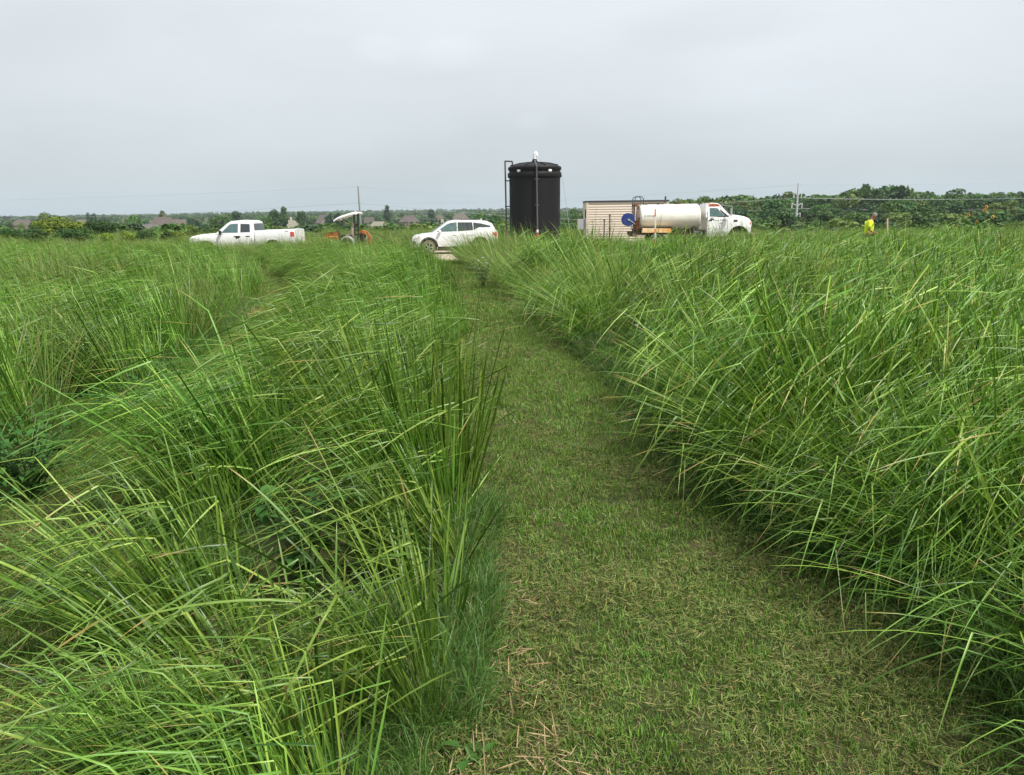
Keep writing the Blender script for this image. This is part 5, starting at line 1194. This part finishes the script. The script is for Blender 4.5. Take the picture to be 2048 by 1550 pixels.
def man():
    D = 29.6; p = at(1741, 470, D); g_ = terrain(p.x, D)
    e = empty('person', (p.x-.08, D, g_), R(-8), 'man in a bright yellow shirt looking down at his hands in the tall grass', 'person')
    # faces +x, head bent forward, left forearm across the belly
    V = [(0, 0, .94), (.0, 0, 1.10), (.01, 0, 1.26), (.02, 0, 1.38), (.06, 0, 1.47), (.10, 0, 1.535), (.135, 0, 1.60), (.16, 0, 1.66),
         (.01, -.17, 1.40), (-.05, -.225, 1.24), (-.06, -.235, 1.13), (.08, -.20, 1.04), (.20, -.13, 1.0),
         (.01, .17, 1.40), (-.04, .225, 1.24), (-.04, .235, 1.13), (.10, .20, 1.05), (.24, .10, 1.03),
         (.0, -.10, .88), (.01, -.11, .5), (-.02, -.115, .1), (.10, -.12, .045),
         (.0, .10, .88), (.03, .12, .5), (.0, .125, .1), (.12, .13, .045)]
    E = [(0, 1), (1, 2), (2, 3), (3, 4), (4, 5), (5, 6), (6, 7), (3, 8), (8, 9), (9, 10), (10, 11), (11, 12), (3, 13), (13, 14), (14, 15), (15, 16), (16, 17), (0, 18), (18, 19), (19, 20), (20, 21), (0, 22), (22, 23), (23, 24), (24, 25)]
    Rr = [(.15, .12), (.145, .115), (.155, .12), (.12, .1), .06, .062, (.085, .098), (.075, .085), .062, .052, .042, .036, .027, .062, .052, .042, .036, .027, .088, .062, .045, .04, .088, .062, .045, .04]
    # fingers: five short chains from each wrist
    for wv_, sg in ((12, 1), (17, -1)):
        bx_, by_, bz_ = V[wv_]
        k0 = len(V); V.append((bx_+.05, by_+sg*.012, bz_-.01)); Rr.append((.030, .018)); E.append((wv_, k0))
        for j, (oy, L1) in enumerate(((-.028, .062), (-.010, .072), (.009, .068), (.027, .055))):
            a = len(V); V.append((bx_+.085, by_+sg*.015+oy, bz_-.015)); V.append((bx_+.085+L1*.5, by_+sg*.02+oy*1.05, bz_-.04)); V.append((bx_+.085+L1*.6, by_+sg*.02+oy, bz_-.07)); Rr += [.0095, .009, .007]; E += [(k0, a), (a, a+1), (a+1, a+2)]
        a = len(V); V.append((bx_+.04, by_+sg*.04, bz_+.012)); V.append((bx_+.075, by_+sg*.055, bz_-.005)); Rr += [.011, .009]; E += [(k0, a), (a, a+1)]
    skinned('body', V, E, Rr, MT['skin'], e)
    T = [(0, 0, .90), (.0, 0, 1.08), (.005, 0, 1.26), (.02, 0, 1.39), (.05, 0, 1.45), (.01, -.17, 1.405), (-.05, -.23, 1.25), (-.06, -.24, 1.17), (.01, .17, 1.405), (-.04, .23, 1.25), (-.045, .24, 1.17)]
    TE = [(0, 1), (1, 2), (2, 3), (3, 4), (3, 5), (5, 6), (6, 7), (3, 8), (8, 9), (9, 10)]
    skinned('shirt', T, TE, [(.175, .145), (.175, .15), (.18, .145), (.145, .12), .07, .08, .078, .072, .08, .078, .072], MT['shirt'], e)
    Q = [(0, 0, .92), (0, -.1, .86), (.01, -.112, .5), (-.02, -.118, .12), (0, .1, .86), (.03, .122, .5), (0, .127, .12)]
    skinned('trousers', Q, [(0, 1), (1, 2), (2, 3), (0, 4), (4, 5), (5, 6)], [(.165, .14), .108, .082, .07, .108, .082, .07], MT['trouser'], e)
    for sg in (-.118, .127): m = MB(); m.prism([(-.12, 0), (.2, 0), (.2, .05), (.06, .12), (-.1, .13)], sg-.05, sg+.05); m.build('boot', MT['black'], e, bevel=.02)
    # head details: bent cap of grey hair, ear, nose, brow, mouth
    hd = Vector((.155, 0, 1.63)); rot = Matrix.Rotation(R(38), 3, 'Y')
    def hp(x, y, z_): return hd + rot @ Vector((x, y, z_))
    m = MB(); vs = []; fs = []
    A, B_ = 16, 8
    for j in range(B_+1):
        for i in range(A):
            th = math.pi*.5*(1-j/B_*1.18); ph = 2*math.pi*i/A
            front = max(0, math.cos(ph)); th2 = th+front*.42*(j/B_)
            vs.append(hp(.103*math.cos(th2)*math.cos(ph)-.012, .086*math.cos(th2)*math.sin(ph), .115*math.sin(th2)+.012))
    for j in range(B_):
        for i in range(A): fs.append((j*A+i, j*A+(i+1) % A, (j+1)*A+(i+1) % A, (j+1)*A+i))
    m.add(vs, fs); m.build('hair', MT['hair'], e, smooth=True)
    m = MB(); m.add([hp(.09, -.012, .03), hp(.09, .012, .03), hp(.122, 0, -.018), hp(.092, .02, -.025), hp(.092, -.02, -.025)], [(0, 2, 1), (1, 2, 3), (0, 4, 2), (2, 4, 3)]); m.build('nose', MT['skin'], e)
    m = MB()
    for sg in (-1, 1): m.lathe([(0, -.006), (.02, -.004), (.03, 0), (.022, .006), (0, .004)], 10, axis='y', c=hp(-.005, sg*.09, -.005))
    m.build('ear', MT['skin'], e, smooth=True)
    m = MB()
    for sg in (-1, 1): m.lathe([(0, -.008), (.009, 0), (0, .008)], 8, axis='y', c=hp(.088, sg*.035, .012))
    m.build('eye', MT['dark'], e)
    m = MB(); m.box(hp(.088, 0, -.055), (.01, .05, .008)); m.build('mouth', MT['rust'], e)
man()
# ------------------------------------------------------------------ leafy weeds
def leaf_mesh(name, m, fold=.18, n=5, pointed=True, wid=.55, droop=.25):
    vs = []; fs = []; uv = []
    for i in range(n+1):
        t = i/n; w_ = wid*.5*math.sin(math.pi*min(1, t**.75))**.8 if 0 < i < n else .0; z = -droop*t*t+.05*math.sin(t*3.1)
        for s_ in (-1, 0, 1): vs.append((t, s_*w_, z+abs(s_)*fold*w_)); uv.append((0, t))
    V = np.array(vs); Fq = np.array([(i*3+j, i*3+j+1, (i+1)*3+j+1, (i+1)*3+j) for i in range(n) for j in range(2)])
    u = np.array(uv); u[:, 0] = U(0, .95)
    me = np_mesh(name, [((V, Fq, u), 0)], [m]); return me
LF = [leaf_mesh('leaf', MT['broad'], wid=w_, droop=d_) for w_, d_ in ((.62, .25), (.55, .4), (.7, .15))]
def leafy(x, y, label, spread, height, nst, nleaf, size, lf=LF, seed=1, cat='weed', name='leafy_weed', stem='stem', flower=None, lean=(0, 0)):
    r = random.Random(seed); g_ = terrain(x, y); e = empty(name, (x, y, g_), 0, label, cat)
    tips = []
    for k in range(nst):
        a = 2*math.pi*k/nst+r.uniform(-.5, .5); s_ = spread*r.uniform(.35, 1); h = height*r.uniform(.65, 1)*(1-.35*s_/max(spread, .01))
        pts = [Vector((r.uniform(-.03, .03), r.uniform(-.03, .03), -.02)), Vector((s_*.35*math.cos(a)+lean[0]*.4, s_*.35*math.sin(a)+lean[1]*.4, h*.5)), Vector((s_*math.cos(a)+lean[0], s_*math.sin(a)+lean[1], h))]
        m = MB(); m.tube([pts[0], pts[0].lerp(pts[1], .5), pts[1], pts[1].lerp(pts[2], .5)+Vector((0, 0, .02)), pts[2]], [.006, .006, .005, .004, .002], 5); m.build('stem', MT[stem], e)
        tips.append(pts[2])
        for j in range(nleaf):
            t = .25+.75*j/(nleaf-1); q = pts[0].lerp(pts[1], t*2) if t < .5 else pts[1].lerp(pts[2], t*2-1)
            o = link('leaf', lf[r.randrange(len(lf))], e); o.location = q
            aa = a + (j % 2)*math.pi + r.uniform(-1, 1)+1.2; sz = size*r.uniform(.6, 1.15)*(1-.35*abs(t-.55))
            o.rotation_euler = (r.uniform(-.35, .35), r.uniform(-.35, .25), aa); o.scale = (sz, sz, sz)
    return e, tips
leafy(-2.95, 4.45, 'dark leafy bush at the left edge beside the left mown strip', .46, .76, 24, 12, .082, seed=3)
leafy(-3.5, 4.9, 'second dark leafy bush behind the one at the left edge', .45, .8, 18, 11, .082, seed=4)
leafy(-3.3, 4.15, 'low leafy bush in front of the dark ones at the left edge', .35, .42, 10, 8, .08, seed=5)
leafy(-3.35, 6.7, 'leafy weed among the tall grass above the left mown strip', .3, .7, 8, 7, .10, seed=6)
leafy(-.93, 3.2, 'broad leaved weed in front of the big upright tussock', .22, .78, 10, 8, .105, seed=7)
leafy(-.72, 3.4, 'smaller broad leaved weed right of the other one before the upright tussock', .14, .66, 4, 6, .085, seed=8)
leafy(-.13, 2.1, 'small leafy seedling at the bottom edge of the path', .06, .10, 3, 3, .075, seed=9)
GW = [leaf_mesh('leaf', MT['greyweed'], wid=.22, droop=.3), leaf_mesh('leaf', MT['greyweed'], wid=.28, droop=.5)]
def flowers(e, tips, m, size, n=7):
    for tpt in tips:
        q = MB()
        for k in range(n):
            a = 2*math.pi*k/n; q.add([(0, 0, 0), (size*.5*math.cos(a-.35), size*.5*math.sin(a-.35), size*.2), (size*math.cos(a), size*math.sin(a), size*.35), (size*.5*math.cos(a+.35), size*.5*math.sin(a+.35), size*.2)], [(0, 1, 2, 3)])
        o = q.build('flower', m, e); o.location = tpt; o.rotation_euler = (U(-.5, .5), U(-.5, .5), 0)
e, t_ = leafy(at(966, 560, 17.3).x, 17.6, 'grey green weed with pale flower heads at the bend of the mown path', .28, 1.12, 9, 12, .15, lf=GW, seed=11); flowers(e, t_, MT['lilac'], .032)
e, t_ = leafy(at(1287, 700, 7.6).x, 7.4, 'thin weed with lilac flowers beside the right edge of the path', .22, 1.02, 6, 12, .085, lf=GW, seed=12, stem='stem'); flowers(e, t_, MT['lilac'], .022)
leafy(at(890, 650, 9.2).x, 9.0, 'leafy weed on the left edge of the mown path further on', .25, .5, 8, 6, .09, seed=13)
# wide bladed grass plant
ww = tuss(n=17, Rb=.07, L=.95, Ls=.2, spread=50, lean=22, lean_az=math.pi+.3, w=.026, kp=.25, kt=(.5, .7), kel=(-70, 8), droop=1.7, K=14)
o = link('broad_bladed_grass', np_mesh('broad_bladed_grass', [(ww, 0)], [MT['wide']])); o.location = (1.78, 4.98, terrain(1.78, 4.98)); tag(o, 'pale wide bladed grass plant drooping over the right edge of the path', 'grass plant')
# ------------------------------------------------------------------ sunflowers
SL = [leaf_mesh('leaf', MT['sunleaf'], wid=.75, droop=.35), leaf_mesh('leaf', MT['sunleaf'], wid=.65, droop=.5)]
def sunflower():
    D = 20; b = at(1968, 470, D); g_ = terrain(b.x, D); e, _ = leafy(b.x, D, 'tall branching sunflower plant with five open yellow blooms at the right', .6, 1.6, 20, 14, .22, lf=SL, seed=21, cat='sunflower', name='sunflower_plant')
    pm = MB(); n = 16
    for k in range(n):
        a = 2*math.pi*k/n; L_ = .05
        pm.add([(.014*math.cos(a), 0, .014*math.sin(a)), ((.033)*math.cos(a-.2), -.006, (.033)*math.sin(a-.2)), (L_*math.cos(a), .004, L_*math.sin(a)), (  .033*math.cos(a+.2), -.002, .033*math.sin(a+.2))], [(0, 1, 2, 3)])
    pm.lathe([(0, .012), (.02, .01), (.024, .003)], 12, axis='y'); petal = pm.mesh('petals', MT['petal'])
    dm_ = MB(); dm_.lathe([(0, -.014), (.016, -.012), (.022, -.004), (.02, .006)], 14, axis='y'); disc = dm_.mesh('flower_disc', MT['disc'])
    for px, py_, s_ in ((1973, 413.5, 1), (1969.5, 420, 1), (1937, 430, .85), (1985.5, 433.5, 1), (1953.5, 443.5, 1), (1978.5, 434, .35), (1955, 413.5, .35)):
        q = at(px, py_, D-.1+U(-.15, .15)) - Vector((b.x, D, g_))
        m = MB(); m.tube([(q.x*.35, .0, q.z-.55), (q.x*.8, q.y*.5, q.z-.2), (q.x, q.y+.03, q.z-.02), (q.x, q.y+.01, q.z)], [.011, .008, .006, .006], 6); m.build('flower_stalk', MT['stem'], e)
        if s_ > .5:
            o = link('flower', petal, e); o.location = q; o.scale = (s_,)*3; o.rotation_euler = (U(-.2, .2), 0, U(-.35, .35)); d2 = link('flower_disc', disc, o)
        else:
            m = MB(); m.lathe([(0, -.03), (.022, -.01), (.026, .01), (.01, .03), (0, .035)], 10); o = m.build('bud', MT['disc'] if px > 1970 else MT['stem'], e); o.location = q
        for k in range(2):
            lf = link('leaf', SL[k], e); lf.location = (q.x*.85, q.y*.5, q.z-.12-.12*k); lf.scale = (.11,)*3; lf.rotation_euler = (U(-.3, .3), U(-.2, .3), U(0, 6.28))
sunflower()
# cut stems and straw on the path edge
for i, (x, y, lb) in enumerate(((-.16, 3.35, 'tuft of cut reddish straw on the left edge of the mown path'), (-.05, 2.55, 'flattened patch of dead reddish straw at the left edge of the near path'), (-4.2, 13.4, 'bare brown patch of cut stems in the left mown strip'), (.0, 1.95, 'reddish dead stubble at the bottom of the left path edge'), (-.1, 3.05, 'thin scatter of brown stubble along the left path edge'))):
    s_ = (.10, .22, .6, .3, .22)[i]
    o = link('straw_patch', np_mesh('straw_patch', [(flat_clip((40, 70, 900, 150, 70)[i], s_, (.10, .09, .3, .08, .07)[i], w=.004, z=.05), 0), (stems((20, 24, 120, 40, 30)[i], s_, .13), 0)], [MT['deadst']])); o.location = (x, y, terrain(x, y)); tag(o, lb, 'dead straw')
# ------------------------------------------------------------------ the air
hz = MB(); hz.box((0, 3250, 3.5), (13600, 7600, 51))
vm = bpy.data.materials.new('summer_haze'); vm.use_nodes = True; t = vm.node_tree; t.nodes.clear(); o_ = t.nodes.new('ShaderNodeOutputMaterial'); v_ = t.nodes.new('ShaderNodeVolumePrincipled')
v_.inputs['Color'].default_value = (.80, .90, 1, 1); v_.inputs['Density'].default_value = .00011; v_.inputs['Anisotropy'].default_value = .2
t.links.new(v_.outputs[0], o_.inputs['Volume']); ho = hz.build('haze', vm); tag(ho, kind='stuff')
